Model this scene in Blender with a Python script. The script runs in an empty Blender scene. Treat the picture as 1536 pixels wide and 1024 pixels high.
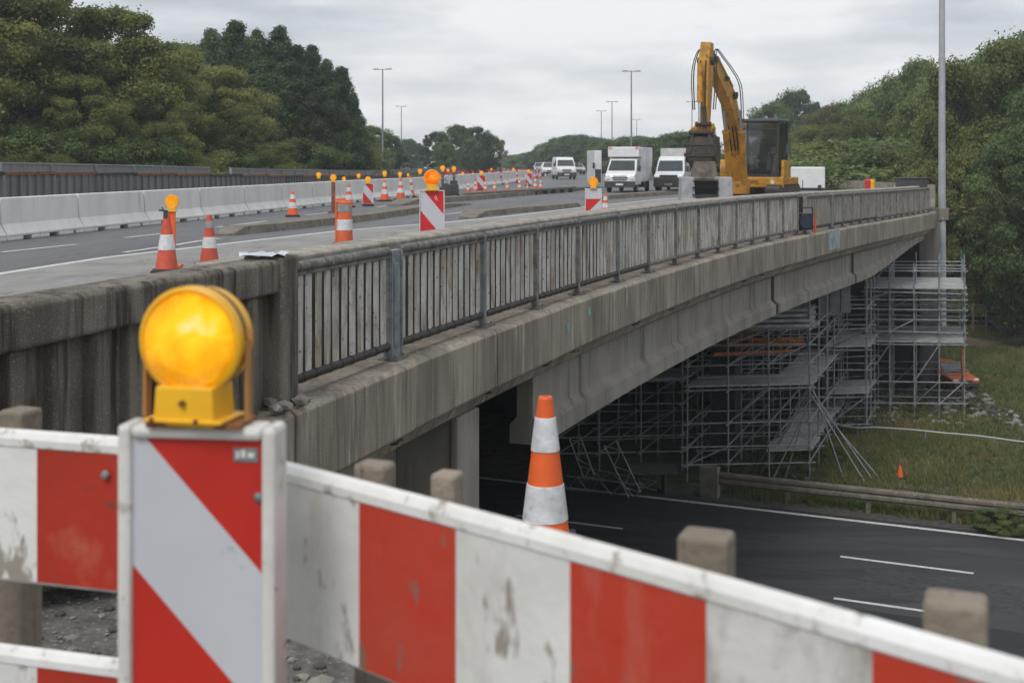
import bpy, bmesh, math, random
import numpy as np
from mathutils import Vector, Matrix, Euler
R = math.radians
rnd = random.Random(7)
sc = bpy.context.scene
col = sc.collection

# ------------------------------------------------------------------ camera, world, sun, exposure
FP, HY, CZ = 1900.0, 242.0, 2.0        # focal length in pixels of a 1536 wide frame, horizon row, eye height above the bridge deck
cam = bpy.data.cameras.new('camera'); camo = bpy.data.objects.new('camera', cam); col.objects.link(camo)
camo.location = (0, 0, CZ); camo.rotation_euler = (R(90), 0, 0)
cam.sensor_width = 36; cam.lens = FP * 36 / 1536; cam.shift_y = -(512 - HY) / 1536
cam.clip_start = .1; cam.clip_end = 6000
cam.dof.use_dof = True; cam.dof.focus_distance = 17; cam.dof.aperture_fstop = 4.8
sc.camera = camo
w = bpy.data.worlds.new('World'); sc.world = w; w.use_nodes = True
nt = w.node_tree; nt.nodes.clear()
def nn(t, ty, **kw):
    n = t.nodes.new(ty)
    for k, v in kw.items(): setattr(n, k, v)
    return n
wo = nn(nt, 'ShaderNodeOutputWorld'); sky = nn(nt, 'ShaderNodeTexSky', sky_type='NISHITA')
sky.sun_disc = False; SUN_EL, SUN_AZ = 52, 205       # azimuth clockwise from +Y: behind the camera, to the left
sky.sun_elevation = R(SUN_EL); sky.sun_rotation = R(SUN_AZ)
b1 = nn(nt, 'ShaderNodeBackground'); b1.inputs[1].default_value = .1; nt.links.new(sky.outputs[0], b1.inputs[0])
tc = nn(nt, 'ShaderNodeTexCoord'); mp = nn(nt, 'ShaderNodeMapping'); mp.inputs['Scale'].default_value = (2.4, 2.4, 10)
mp.inputs['Rotation'].default_value = (0, R(3), 0)
nt.links.new(tc.outputs['Generated'], mp.inputs[0])
no = nn(nt, 'ShaderNodeTexNoise'); no.inputs['Scale'].default_value = 1.9; no.inputs['Detail'].default_value = 7; no.inputs['Roughness'].default_value = .52
nt.links.new(mp.outputs[0], no.inputs[0])
cr = nn(nt, 'ShaderNodeValToRGB'); e = cr.color_ramp.elements
e[0].position = .34; e[0].color = (.385, .415, .46, 1); e[1].position = .6; e[1].color = (.73, .74, .755, 1)
nt.links.new(no.outputs[0], cr.inputs[0])
b2 = nn(nt, 'ShaderNodeBackground'); b2.inputs[1].default_value = 1.0; nt.links.new(cr.outputs[0], b2.inputs[0])
ms = nn(nt, 'ShaderNodeMixShader'); ms.inputs[0].default_value = .93
nt.links.new(b1.outputs[0], ms.inputs[1]); nt.links.new(b2.outputs[0], ms.inputs[2]); nt.links.new(ms.outputs[0], wo.inputs[0])
sl = bpy.data.lights.new('sun', 'SUN'); sl.energy = 1.5; sl.angle = R(22); sl.color = (1, .97, .93)
so = bpy.data.objects.new('sun', sl); col.objects.link(so)
az, el = R(SUN_AZ), R(SUN_EL)
so.rotation_euler = Vector((math.sin(az)*math.cos(el), math.cos(az)*math.cos(el), math.sin(el))).to_track_quat('Z', 'Y').to_euler()
sc.view_settings.view_transform = 'Standard'; sc.view_settings.look = 'None'
sc.view_settings.exposure = 0.4; sc.view_settings.gamma = 1

# ------------------------------------------------------------------ placement helpers
def P(px, py, Y): return Vector(((px-768)*Y/FP, Y, CZ-(py-HY)*Y/FP))          # point seen at a pixel, Y metres away
def G(px, py, z=0.0):                                                        # point of the level z seen at a pixel
    Y = (CZ-z)*FP/(py-HY); return Vector(((px-768)*Y/FP, Y, z))

# ------------------------------------------------------------------ materials
MC = {}
def M(name, c1, c2=None, scale=3, rough=.7, metal=0, stretch=(1, 1, 1), ramp=(.38, .64), bump=0, bscale=60, c3=None, s3=14, r3=(.56, .66),
      emit=0, ecol=None, spec=.4, detail=6, st3=(1, 1, 1), trans=0, world=False, c4=None, s4=30, r4=(.62, .66), st4=(1, 1, 1)):
    if name in MC: return MC[name]
    m = bpy.data.materials.new(name); m.use_nodes = True; t = m.node_tree; L = t.links.new
    b = t.nodes['Principled BSDF']; b.inputs['Roughness'].default_value = rough; b.inputs['Metallic'].default_value = metal
    b.inputs['Specular IOR Level'].default_value = spec
    b.inputs['Base Color'].default_value = (*c1, 1)
    if c2 or bump:
        if world: g = nn(t, 'ShaderNodeNewGeometry').outputs['Position']
        else:
            tcn = nn(t, 'ShaderNodeTexCoord'); oi = nn(t, 'ShaderNodeObjectInfo'); ad = nn(t, 'ShaderNodeVectorMath', operation='MULTIPLY_ADD')
            ad.inputs[1].default_value = (1, 1, 1); L(tcn.outputs['Object'], ad.inputs[0])
            mu = nn(t, 'ShaderNodeMath', operation='MULTIPLY'); mu.inputs[1].default_value = 37; L(oi.outputs['Random'], mu.inputs[0])
            L(mu.outputs[0], ad.inputs[2]); g = ad.outputs[0]
        def layer(prev, c, sca, rp, st, dt):
            mpn = nn(t, 'ShaderNodeMapping'); mpn.inputs['Scale'].default_value = st; L(g, mpn.inputs[0])
            n = nn(t, 'ShaderNodeTexNoise'); n.inputs['Scale'].default_value = sca; n.inputs['Detail'].default_value = dt; n.inputs['Roughness'].default_value = .62
            L(mpn.outputs[0], n.inputs[0])
            mr = nn(t, 'ShaderNodeMapRange'); mr.inputs[1].default_value = rp[0]; mr.inputs[2].default_value = rp[1]; L(n.outputs[0], mr.inputs[0])
            mx = nn(t, 'ShaderNodeMix', data_type='RGBA'); L(mr.outputs[0], mx.inputs[0])
            if prev is None: mx.inputs[6].default_value = (*c1, 1)
            else: L(prev, mx.inputs[6])
            mx.inputs[7].default_value = (*c, 1); return mx.outputs[2]
        o = None
        if c2: o = layer(o, c2, scale, ramp, stretch, detail)
        if c3: o = layer(o, c3, s3, r3, st3, 5)
        if c4: o = layer(o, c4, s4, r4, st4, 3)
        if o: L(o, b.inputs['Base Color'])
        if bump:
            n = nn(t, 'ShaderNodeTexNoise'); n.inputs['Scale'].default_value = bscale; n.inputs['Detail'].default_value = 4; L(g, n.inputs[0])
            bp = nn(t, 'ShaderNodeBump'); bp.inputs['Strength'].default_value = bump; bp.inputs['Distance'].default_value = .02
            L(n.outputs[0], bp.inputs['Height']); L(bp.outputs[0], b.inputs['Normal'])
    if emit: b.inputs['Emission Color'].default_value = (*(ecol or c1), 1); b.inputs['Emission Strength'].default_value = emit
    if trans: b.inputs['Transmission Weight'].default_value = trans
    MC[name] = m; return m
VS = (1, 1, .12)
concrete = M('weathered_concrete', (.345, .302, .245), (.17, .148, .12), 1.3, .9, stretch=(1, 1, .35), ramp=(.38, .68), bump=.35, bscale=45, c3=(.085, .076, .066), s3=5, st3=(2.4, 2.4, .1), r3=(.47, .78), world=True, c4=(.46, .43, .38), s4=4, r4=(.58, .76), st4=(2.2, 2.2, .2))
concrete_l = M('girder_concrete', (.31, .288, .255), (.215, .197, .172), 1.1, .85, stretch=(1, 1, .5), bump=.15, bscale=30, c3=(.12, .112, .1), s3=2.2, st3=(1.6, 1.6, .12), r3=(.55, .7), world=True, c4=(.36, .355, .34), s4=3.3, r4=(.67, .74), st4=(3, 3, .14))
aggregate = M('exposed_aggregate', (.26, .228, .188), (.135, .118, .096), 2.5, .95, stretch=(1, 1, .4), bump=1.0, bscale=110, c3=(.5, .47, .43), s3=75, r3=(.6, .67), world=True, c4=(.055, .05, .043), s4=4, r4=(.5, .66), st4=(2, 2, .15))
coping = M('weathered_coping', (.38, .35, .3), (.22, .2, .17), 3.5, .9, bump=.5, bscale=70, c3=(.1, .095, .08), s3=22, r3=(.58, .7), world=True)
conc_white = M('pale_barrier_concrete', (.7, .695, .675), (.6, .595, .575), 1.5, .8, stretch=(1, 1, .3), bump=.12, c3=(.3, .295, .28), s3=4, st3=(2, 2, .12), r3=(.6, .8))
asph_up = M('worn_asphalt', (.125, .126, .13), (.088, .09, .095), .5, .62, stretch=(1, .25, 1), bump=.25, bscale=90, c3=(.14, .14, .143), s3=1.5, st3=(2.2, .12, 1), r3=(.5, .75), world=True, c4=(.05, .05, .052), s4=.9, r4=(.62, .66))
shoulder_m = M('pale_worn_shoulder', (.27, .262, .25), (.19, .185, .178), .7, .8, bump=.25, bscale=80, c3=(.27, .265, .26), s3=1.2, st3=(1.6, .3, 1), r3=(.5, .7), world=True, c4=(.1, .098, .094), s4=2.0, r4=(.62, .72), st4=(2, .4, 1))
asph_lo = M('dark_asphalt', (.032, .034, .038), (.022, .023, .026), .35, .6, bump=.5, bscale=70, c3=(.05, .052, .056), s3=50, r3=(.52, .72), world=True, c4=(.052, .053, .056), s4=.25, r4=(.48, .62), st4=(.35, 3.2, 1))
paint = M('road_paint', (.62, .62, .6), (.45, .45, .44), 6, .7, bump=.1, world=True, c3=(.2, .2, .2), s3=18, r3=(.6, .72))
soil = M('terrain_soil', (.05, .066, .024), (.085, .082, .035), .35, 1, bump=.6, bscale=8, c3=(.14, .11, .075), s3=.6, r3=(.58, .68), world=True, c4=(.035, .055, .016), s4=1.8, r4=(.5, .6))
gravel = M('gravel', (.13, .125, .115), (.07, .066, .06), 9, .95, bump=1, bscale=40, c3=(.28, .27, .26), s3=45, r3=(.58, .68), world=True)
dirt = M('dirt', (.13, .1, .072), (.085, .068, .05), 1.5, 1, bump=.8, bscale=12, c3=(.05, .06, .025), s3=1.1, r3=(.55, .68), world=True)
galv = M('galvanised_steel', (.30, .32, .34), (.18, .19, .2), 5, .5, .4, bump=.08, c3=(.12, .09, .07), s3=9, r3=(.62, .75))
rail_m = M('weathered_rail_steel', (.19, .185, .178), (.09, .085, .078), 7, .65, .15, bump=.5, bscale=50, c3=(.3, .3, .3), s3=16, r3=(.56, .7), c4=(.12, .06, .03), s4=6, r4=(.66, .74))
slat_m = M('peeling_slat_paint', (.56, .55, .53), (.36, .325, .28), 4, .75, stretch=(1, 1, .3), ramp=(.42, .6), bump=.4, bscale=60, c3=(.2, .13, .085), s3=4, st3=(1.5, 1.5, .35), r3=(.54, .7), c4=(.1, .085, .07), s4=20, r4=(.61, .7))
slat_far = M('dull_slat_paint', (.36, .33, .29), (.23, .205, .175), 4, .8, stretch=(1, 1, .3), bump=.4, c3=(.1, .07, .05), s3=6, st3=(1.5, 1.5, .35), r3=(.55, .68))
orange = M('cone_orange', (.78, .13, .025), (.62, .1, .025), 4, .5, bump=.05, c3=(.25, .08, .04), s3=10, r3=(.64, .76))
red_o = M('cone_faded_red', (.62, .1, .05), (.45, .07, .04), 4, .55, c3=(.2, .06, .05), s3=9, r3=(.62, .74))
refl = M('reflective_sleeve', (.66, .67, .69), (.5, .51, .53), 7, .35, .1, bump=.5, bscale=14, c3=(.36, .36, .36), s3=13, r3=(.62, .74))
grey_sl = M('soiled_sleeve', (.3, .3, .31), (.2, .2, .2), 7, .5, bump=.3)
rubber = M('black_rubber', (.02, .02, .021), (.04, .04, .04), 10, .8)
dark = M('dark_steel', (.03, .03, .032), (.05, .045, .04), 8, .6, .2)
board_w = M('board_white', (.71, .71, .69), (.58, .575, .55), 2.5, .5, bump=.12, bscale=25, c3=(.46, .42, .36), s3=5, r3=(.54, .72), st3=(1, 1, .45), c4=(.3, .27, .23), s4=13, r4=(.61, .68), st4=(1, 1, .5))
board_dirty = M('board_white_scuffed', (.62, .61, .58), (.33, .31, .28), 4.5, .6, ramp=(.42, .56), stretch=(1, 1, .6), bump=.15, bscale=25, c3=(.22, .2, .18), s3=11, r3=(.62, .74), c4=(.72, .72, .7), s4=5, r4=(.6, .64))
board_r = M('board_red', (.47, .036, .016), (.45, .06, .034), 2.2, .5, bump=.1, bscale=25, c3=(.5, .17, .12), s3=6, r3=(.56, .8), st3=(1, 1, .3), c4=(.22, .12, .09), s4=14, r4=(.61, .68), st4=(1, 1, .5))
board_rl = M('board_dark_red', (.42, .035, .018), (.34, .03, .016), 2.2, .45, bump=.1, bscale=25, c3=(.46, .12, .07), s3=5, r3=(.54, .72), c4=(.16, .06, .04), s4=18, r4=(.67, .72))
rim_w = M('rim_white', (.74, .74, .73), (.6, .59, .56), 5, .5, bump=.1, c3=(.3, .27, .23), s3=20, r3=(.57, .68))
refl_w = M('retroreflective_white', (.52, .53, .57), (.49, .5, .54), 4, .4, bump=.06, bscale=300, c3=(.4, .4, .43), s3=14, r3=(.68, .76))
refl_r = M('retroreflective_red', (.5, .028, .016), (.42, .022, .014), 3, .4, bump=.06, bscale=300, c3=(.55, .09, .06), s3=5, r3=(.68, .8))
frame_w = M('frame_plastic', (.66, .655, .63), (.54, .53, .5), 4, .45, bump=.08, c3=(.34, .29, .22), s3=9, r3=(.58, .7), c4=(.2, .17, .13), s4=28, r4=(.66, .71))
wood = M('weathered_post', (.29, .245, .195), (.19, .16, .125), 3, .9, stretch=(1, 1, .35), bump=.5, bscale=30, c3=(.11, .1, .085), s3=14, st3=(3, 3, .2), r3=(.56, .7))
yel = M('lamp_yellow', (.8, .44, .015), (.7, .35, .015), 5, .4, c3=(.4, .2, .03), s3=9, r3=(.66, .76))
exc_y = M('excavator_yellow', (.55, .27, .02), (.42, .2, .02), 2, .45, c3=(.26, .12, .03), s3=3, r3=(.5, .68), c4=(.12, .07, .03), s4=4, r4=(.6, .7))
exc_b = M('dirty_bucket_steel', (.07, .055, .043), (.035, .03, .026), 4, .8, .1, bump=.5, bscale=20)
glass_d = M('dark_glass', (.02, .028, .032), (.035, .045, .05), 3, .08, spec=.8)
glass_g = M('cab_glass', (.05, .075, .075), (.02, .03, .03), 1.6, .07, spec=.9)
white_p = M('van_white', (.72, .73, .74), (.64, .645, .65), 2, .35, c3=(.42, .41, .4), s3=3, r3=(.66, .82))
orange_p = M('car_orange', (.55, .12, .03), (.42, .09, .03), 3, .35, c3=(.2, .07, .04), s3=9, r3=(.62, .72))
grey_p = M('grey_plastic', (.06, .062, .066), (.04, .04, .042), 5, .6)
rust = M('rusty_steel', (.22, .09, .03), (.1, .05, .03), 4, .85, c3=(.3, .16, .05), s3=8, r3=(.55, .65), bump=.3)
wallgrey = M('grey_wall_panel', (.2, .205, .21), (.13, .133, .138), 2, .8, stretch=(3, 3, .15), c3=(.2, .205, .21), s3=4, st3=(3, 3, .1), r3=(.55, .68), world=True)
plank = M('scaffold_plank', (.42, .43, .43), (.28, .28, .27), 3, .7, bump=.2, c3=(.13, .12, .11), s3=8, r3=(.58, .7))
tubeg = M('scaffold_tube', (.34, .36, .38), (.2, .21, .215), 5, .5, .3, c3=(.12, .09, .07), s3=4, r3=(.6, .72))
tubegreen = M('green_netting_tube', (.06, .2, .17), (.05, .14, .12), 5, .7)
tubeor = M('orange_beam', (.5, .17, .03), (.3, .1, .03), 3, .8)
bark = M('bark', (.07, .058, .045), (.04, .033, .026), 6, .95, bump=.6, bscale=20)
stone = M('rubble_stone', (.25, .235, .21), (.14, .13, .115), 4, .95, bump=.6, bscale=25, c3=(.36, .34, .31), s3=9, r3=(.58, .66))
stone_d = M('dark_rubble', (.08, .075, .068), (.045, .042, .038), 5, .95, bump=.6, bscale=25)
inner_m = M('shade_dark_inner_concrete', (.05, .049, .047), (.03, .03, .029), 1.5, .95, world=True)  # under-deck shade put into the concrete colour of the inner faces
teal = M('teal_spray', (.1, .3, .32), (.16, .36, .36), 8, .8)
redlight = M('red_light', (.5, .03, .02), emit=.3, ecol=(1, .08, .03))
amberlight = M('amber_light', (.7, .2, .02))
headl = M('headlight', (.75, .77, .78), rough=.1, spec=.8)

def lens_mat(name, base, hot, strength, core, scale=9):
    m = bpy.data.materials.new(name); m.use_nodes = True; t = m.node_tree; L = t.links.new; b = t.nodes['Principled BSDF']
    b.inputs['Base Color'].default_value = (base[0]*.8, base[1]*.6, 0, 1); b.inputs['Roughness'].default_value = .12
    b.inputs['Specular IOR Level'].default_value = .25
    tcn = nn(t, 'ShaderNodeTexCoord')
    v = nn(t, 'ShaderNodeTexVoronoi'); v.inputs['Scale'].default_value = 130; L(tcn.outputs['Object'], v.inputs[0])
    wv = nn(t, 'ShaderNodeTexWave', wave_type='RINGS', rings_direction='Y'); wv.inputs['Scale'].default_value = 60; L(tcn.outputs['Object'], wv.inputs[0])
    ad = nn(t, 'ShaderNodeMath', operation='ADD'); L(v.outputs[0], ad.inputs[0]); L(wv.outputs['Fac'], ad.inputs[1])
    bp = nn(t, 'ShaderNodeBump'); bp.inputs['Strength'].default_value = .8; bp.inputs['Distance'].default_value = .006
    L(ad.outputs[0], bp.inputs['Height']); L(bp.outputs[0], b.inputs['Normal'])
    n = nn(t, 'ShaderNodeTexNoise'); n.inputs['Scale'].default_value = scale; n.inputs['Detail'].default_value = 2.5; n.inputs['Distortion'].default_value = 1.4
    L(tcn.outputs['Object'], n.inputs[0])
    vm = nn(t, 'ShaderNodeVectorMath', operation='DISTANCE'); vm.inputs[1].default_value = core[:3]; L(tcn.outputs['Object'], vm.inputs[0])
    fr = nn(t, 'ShaderNodeMapRange'); fr.inputs[1].default_value = core[3]; fr.inputs[4].default_value = .42; fr.inputs[2].default_value = 0; L(vm.outputs['Value'], fr.inputs[0])
    vm2 = nn(t, 'ShaderNodeVectorMath', operation='DISTANCE'); vm2.inputs[1].default_value = (-core[0]*1.3, core[1], core[2]-core[3]*.1); L(tcn.outputs['Object'], vm2.inputs[0])
    fr2 = nn(t, 'ShaderNodeMapRange'); fr2.inputs[1].default_value = core[3]*.75; fr2.inputs[2].default_value = 0; fr2.inputs[4].default_value = .25; L(vm2.outputs['Value'], fr2.inputs[0])
    mxx = nn(t, 'ShaderNodeMath', operation='MAXIMUM'); L(fr.outputs[0], mxx.inputs[0]); L(fr2.outputs[0], mxx.inputs[1])
    mu = nn(t, 'ShaderNodeMath', operation='MULTIPLY_ADD'); mu.inputs[1].default_value = .8; L(n.outputs[0], mu.inputs[0]); L(mxx.outputs[0], mu.inputs[2])
    cr_ = nn(t, 'ShaderNodeValToRGB'); el_ = cr_.color_ramp.elements
    el_[0].position = .36; el_[0].color = (base[0]*.62, base[1]*.55, 0, 1); el_[1].position = 1.0; el_[1].color = (*hot, 1)
    q_ = el_.new(.55); q_.color = (base[0]*1.05, base[1]*1.1, .005, 1); q_ = el_.new(.72); q_.color = (1, hot[1]*.68, .02, 1)
    L(mu.outputs[0], cr_.inputs[0]); L(cr_.outputs[0], b.inputs['Emission Color']); b.inputs['Emission Strength'].default_value = strength
    MC[name] = m; return m
lens_near = lens_mat('lit_amber_lens', (.85, .4, .004), (1, .95, .6), .66, (.036, -.045, 1.715, .075))
lens_or = lens_mat('lit_orange_lens', (.85, .17, .01), (1, .55, .2), .6, (.04, -.06, 1.6, .16), 14)
lens_far = lens_mat('lit_lens', (.85, .32, .01), (1, .7, .25), .45, (0, 0, 1.2, .2), 16)

# ------------------------------------------------------------------ mesh helper
class MB:
    def __init__(s): s.v = []; s.f = []; s.m = []; s.sm = []
    def add(s, vs, fs, mi=0, smooth=False, mtx=None):
        o = len(s.v)
        if mtx is not None: vs = [mtx @ Vector(p) for p in vs]
        s.v += [tuple(p) for p in vs]
        for f in fs: s.f.append([i+o for i in f]); s.m.append(mi); s.sm.append(smooth)
        return s
    def box(s, c, d, rz=0, mi=0, mtx=None, tap=1.0):
        x, y, z = d[0]/2, d[1]/2, d[2]/2
        vs = [(-x, -y, -z), (x, -y, -z), (x, y, -z), (-x, y, -z), (-x*tap, -y*tap, z), (x*tap, -y*tap, z), (x*tap, y*tap, z), (-x*tap, y*tap, z)]
        m = Matrix.Translation(Vector(c)) @ Matrix.Rotation(rz, 4, 'Z')
        if mtx is not None: m = mtx @ m
        return s.add(vs, [(3, 2, 1, 0), (4, 5, 6, 7), (0, 1, 5, 4), (1, 2, 6, 5), (2, 3, 7, 6), (3, 0, 4, 7)], mi, False, m)
    def bar(s, a, b, wd, ht, mi=0, up=(0, 0, 1), w2=None, h2=None):     # rectangular bar from a to b
        a = Vector(a); b = Vector(b); d = (b-a).normalized(); u = Vector(up)
        if abs(d.dot(u)) > .97: u = Vector((0, 1, 0))
        r = d.cross(u).normalized(); u = r.cross(d); w2 = w2 or wd; h2 = h2 or ht
        vs = [a-r*wd/2-u*ht/2, a+r*wd/2-u*ht/2, a+r*wd/2+u*ht/2, a-r*wd/2+u*ht/2, b-r*w2/2-u*h2/2, b+r*w2/2-u*h2/2, b+r*w2/2+u*h2/2, b-r*w2/2+u*h2/2]
        return s.add(vs, [(0, 1, 2, 3), (7, 6, 5, 4), (4, 5, 1, 0), (5, 6, 2, 1), (6, 7, 3, 2), (7, 4, 0, 3)], mi)
    def tube(s, a, b, r0, r1=None, n=10, mi=0, cap=True):
        a = Vector(a); b = Vector(b); d = (b-a).normalized(); r1 = r0 if r1 is None else r1
        u = Vector((0, 0, 1)) if abs(d.z) < .9 else Vector((1, 0, 0)); x = d.cross(u).normalized(); y = d.cross(x)
        vs = []
        for (c, r) in ((a, r0), (b, r1)):
            for i in range(n):
                t = 2*math.pi*i/n; vs.append(c+x*r*math.cos(t)+y*r*math.sin(t))
        s.add(vs, [(i, (i+1) % n, n+(i+1) % n, n+i)[::-1] for i in range(n)], mi, True)
        if cap: s.add(vs, [list(range(n)), list(range(2*n-1, n-1, -1))], mi)
        return s
    def path(s, pts, r, n=8, mi=0):
        for a, b in zip(pts, pts[1:]): s.tube(a, b, r, n=n, mi=mi)
        return s
    def lathe(s, prof, n=24, mi=0, mtx=None, mis=None, smooth=True):           # prof: (r, z)
        vs = []
        for r, z in prof:
            for i in range(n): t = 2*math.pi*i/n; vs.append((r*math.cos(t), r*math.sin(t), z))
        for k in range(len(prof)-1):
            s.add([vs[j] for j in range(k*n, (k+2)*n)], [(i, (i+1) % n, n+(i+1) % n, n+i) for i in range(n)], mis[k] if mis else mi, smooth, mtx)
        return s
    def prism(s, poly, h0, h1, mtx=None, mi=0):                   # polygon in xy, extruded in z
        n = len(poly); vs = [(x, y, h0) for x, y in poly]+[(x, y, h1) for x, y in poly]
        return s.add(vs, [list(range(n))[::-1], list(range(n, 2*n))]+[(i, (i+1) % n, n+(i+1) % n, n+i) for i in range(n)], mi, False, mtx)
    def build(s, name, mats, parent=None, loc=None, bevel=0, fix=True):
        me = bpy.data.meshes.new(name); me.from_pydata(s.v, [], s.f)
        if not isinstance(mats, (list, tuple)): mats = [mats]
        for m in mats: me.materials.append(m)
        me.polygons.foreach_set('material_index', s.m); me.polygons.foreach_set('use_smooth', s.sm); me.update()
        if fix:
            bm = bmesh.new(); bm.from_mesh(me); bmesh.ops.recalc_face_normals(bm, faces=bm.faces)
            bm.to_mesh(me); bm.free()
        o = bpy.data.objects.new(name, me); col.objects.link(o)
        if parent: o.parent = parent
        if loc is not None: o.location = loc
        if bevel:
            bv = o.modifiers.new('bevel', 'BEVEL'); bv.width = bevel; bv.segments = 2; bv.limit_method = 'ANGLE'; bv.angle_limit = R(35)
            bv.harden_normals = False
        return o
def tag(o, label=None, cat=None, group=None, kind=None):
    if label: o['label'] = label
    if cat: o['category'] = cat
    if group: o['group'] = group
    if kind: o['kind'] = kind
    return o
def empty(name, loc, rz=0, label=None, cat=None, group=None, s=1):
    o = bpy.data.objects.new(name, None); col.objects.link(o); o.location = loc; o.rotation_euler.z = rz; o.empty_display_size = .2
    o.scale = (s, s, s); return tag(o, label, cat, group)
def copy_tree(o, parent=None):
    c = o.copy(); col.objects.link(c)
    if parent: c.parent = parent
    for ch in KIDS.get(o.name, None) or [x for x in o.children]: copy_tree(ch, c)
    return c
KIDS = {}
def place(o, loc, rz=0, s=1, label=None, group=None, cat=None):
    o.location = loc; o.rotation_euler.z = rz; o.scale = (s, s, s) if not isinstance(s, tuple) else s
    return tag(o, label, cat, group)
class Maker:                                                    # first use moves the prototype itself, later uses copy it
    def __init__(s, fn): s.fn = fn; s.p = None
    def __call__(s, loc, rz=0, sca=1, label=None, group=None, cat=None):
        if s.p is None: s.p = o = s.fn()
        else: o = copy_tree(s.p)
        return place(o, loc, rz, sca, label, group, cat)

# ------------------------------------------------------------------ plan of the bridge edge (the line of the railing)
EY = np.array([4, 7.74, 11.3, 13.55, 16, 20.25, 26.5, 38, 60]); EX = np.array([-3.95, -3.13, -2.19, -1.30, -.42, 1.0, 3.38, 8.64, 19.8])
pf = np.polyfit(EY, EX, 4)
def edge(Y):
    if Y > 60: return float(np.polyval(pf, 60))+min(.31*(Y-60), 9.5)
    return float(np.polyval(pf, Y))
def zb(Y): t = min(max((Y-28)/34, 0), 1); return -.26*t*t*(3-2*t)        # the bridge falls gently towards its far end
def frame_at(Y):
    d = (edge(Y+.05)-edge(Y-.05))/.1; T = Vector((d, 1, 0)).normalized(); return Vector((edge(Y), Y, zb(Y))), T, Vector((T.y, -T.x, 0))
def at_px(px):                                                   # where the railing line crosses a column of the picture
    lo, hi = 6.0, 80.0
    for _ in range(50):
        m = (lo+hi)/2
        if 768+edge(m)*FP/m < px: lo = m
        else: hi = m
    return lo
def sweep(prof, Y0, Y1, step=1.0, zfun=None, mb=None, mi=0, caps=True):     # prof: (offset to the right, height), closed
    mb = mb or MB(); n = max(2, int(abs(Y1-Y0)/step)+1); Ys = np.linspace(Y0, Y1, n); k = len(prof or zfun(Y0)); vs = []
    for Y in Ys:
        p, T, N = frame_at(Y); q = zfun(Y) if zfun else prof
        for off, z in q: vs.append(p+N*off+Vector((0, 0, z)))
    fs = []
    for i in range(n-1):
        for j in range(k): fs.append((i*k+j, i*k+(j+1) % k, (i+1)*k+(j+1) % k, (i+1)*k+j))
    if caps: fs += [list(range(k))[::-1], list(range((n-1)*k, n*k))]
    return mb.add(vs, fs, mi)

# ------------------------------------------------------------------ the setting: terrain, roads
ND = Vector((.414, .910, 0)); DD = Vector((-.910, .414, 0))      # across and along the lower road
def sv(X, Y): return .414*X+.910*Y
def SD(s, d, z=0): p = ND*s+DD*d; return Vector((p.x, p.y, z))
def sm(a, b, x): t = min(max((x-a)/(b-a), 0), 1); return t*t*(3-2*t)
LOW = -9.0
def terr(X, Y):
    s = sv(X, Y); e_ = edge(Y) if Y > 2 else -4.3
    if Y < -3: return -.06
    s0 = 6.3-1.7*min(max(X-.35, 0), 1.85)
    right = LOW*(1 if s > 21.5 else min(max((s-s0)/(21.5-s0), 0), 1))
    if s > 41: right += .012*(s-41)+.08*math.sin(X*.7+Y*.3)*min(1, (s-41)/4)
    far = sm(95, 170, Y)
    right = right*(1-far)+far*(-.3)
    if X > 40: right += sm(40, 90, X)*5
    inside = X < e_-.9
    if inside:
        if X < -26 or s < 12.5 or s > 64.5: return -.9 if Y < 75 else -.3
        return LOW
    if s > 64.5 and X < e_+2: k = sm(0, 2.5, X-e_+.9); return -.9*(1-k)+right*k
    if s < 14 and X < e_+.6: return min(-.06, right)
    return right
xs = np.unique(np.concatenate([np.linspace(-30, 34, 129), np.linspace(34, 100, 30), np.geomspace(100, 295, 10), -np.geomspace(30, 295, 14)]))
ys = np.unique(np.concatenate([np.linspace(-12, 74, 150), np.linspace(74, 200, 50), np.geomspace(200, 425, 10)]))
vs = [(x, y, terr(x, y)) for y in ys for x in xs]; nx = len(xs)
fs = [(j*nx+i, j*nx+i+1, (j+1)*nx+i+1, (j+1)*nx+i) for j in range(len(ys)-1) for i in range(nx-1)]
mb = MB(); mb.add(vs, fs, 0, True); ter = mb.build('ground', soil, fix=False); tag(ter, kind='structure')
def sheet(name, pts, z, m, kind='structure'):
    mb = MB(); mb.add([(p[0], p[1], z) for p in pts], [list(range(len(pts)))]); o = mb.build(name, m, fix=False)
    if o.data.polygons[0].normal.z < 0: o.data.flip_normals()
    return tag(o, kind=kind)
def strip(name, line, wdt, z, m):        # ribbon along a line of points
    mb = MB(); vs = []
    for i, p in enumerate(line):
        a = Vector(line[max(i-1, 0)]); b = Vector(line[min(i+1, len(line)-1)]); T = (b-a); T.z = 0; T.normalize(); N = Vector((T.y, -T.x, 0))
        q = Vector(p); vs += [(q-N*wdt/2), (q+N*wdt/2)]
    vs = [(v.x, v.y, z) for v in vs]
    mb.add(vs, [(2*i, 2*i+1, 2*i+3, 2*i+2) for i in range(len(line)-1)]); return tag(mb.build(name, m), kind='structure')
# gravel shelf where the barricade stands
vs = [(x, y, 0) for x, y in ((-4.4, -4), (6, -4), (4, 0), (2.2, 2), (.95, 4.6), (.3, 6.5), (-2.9, 7.9), (-3.6, 6))]
sheet('verge', [(v[0], v[1]) for v in vs], .004, gravel)
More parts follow.
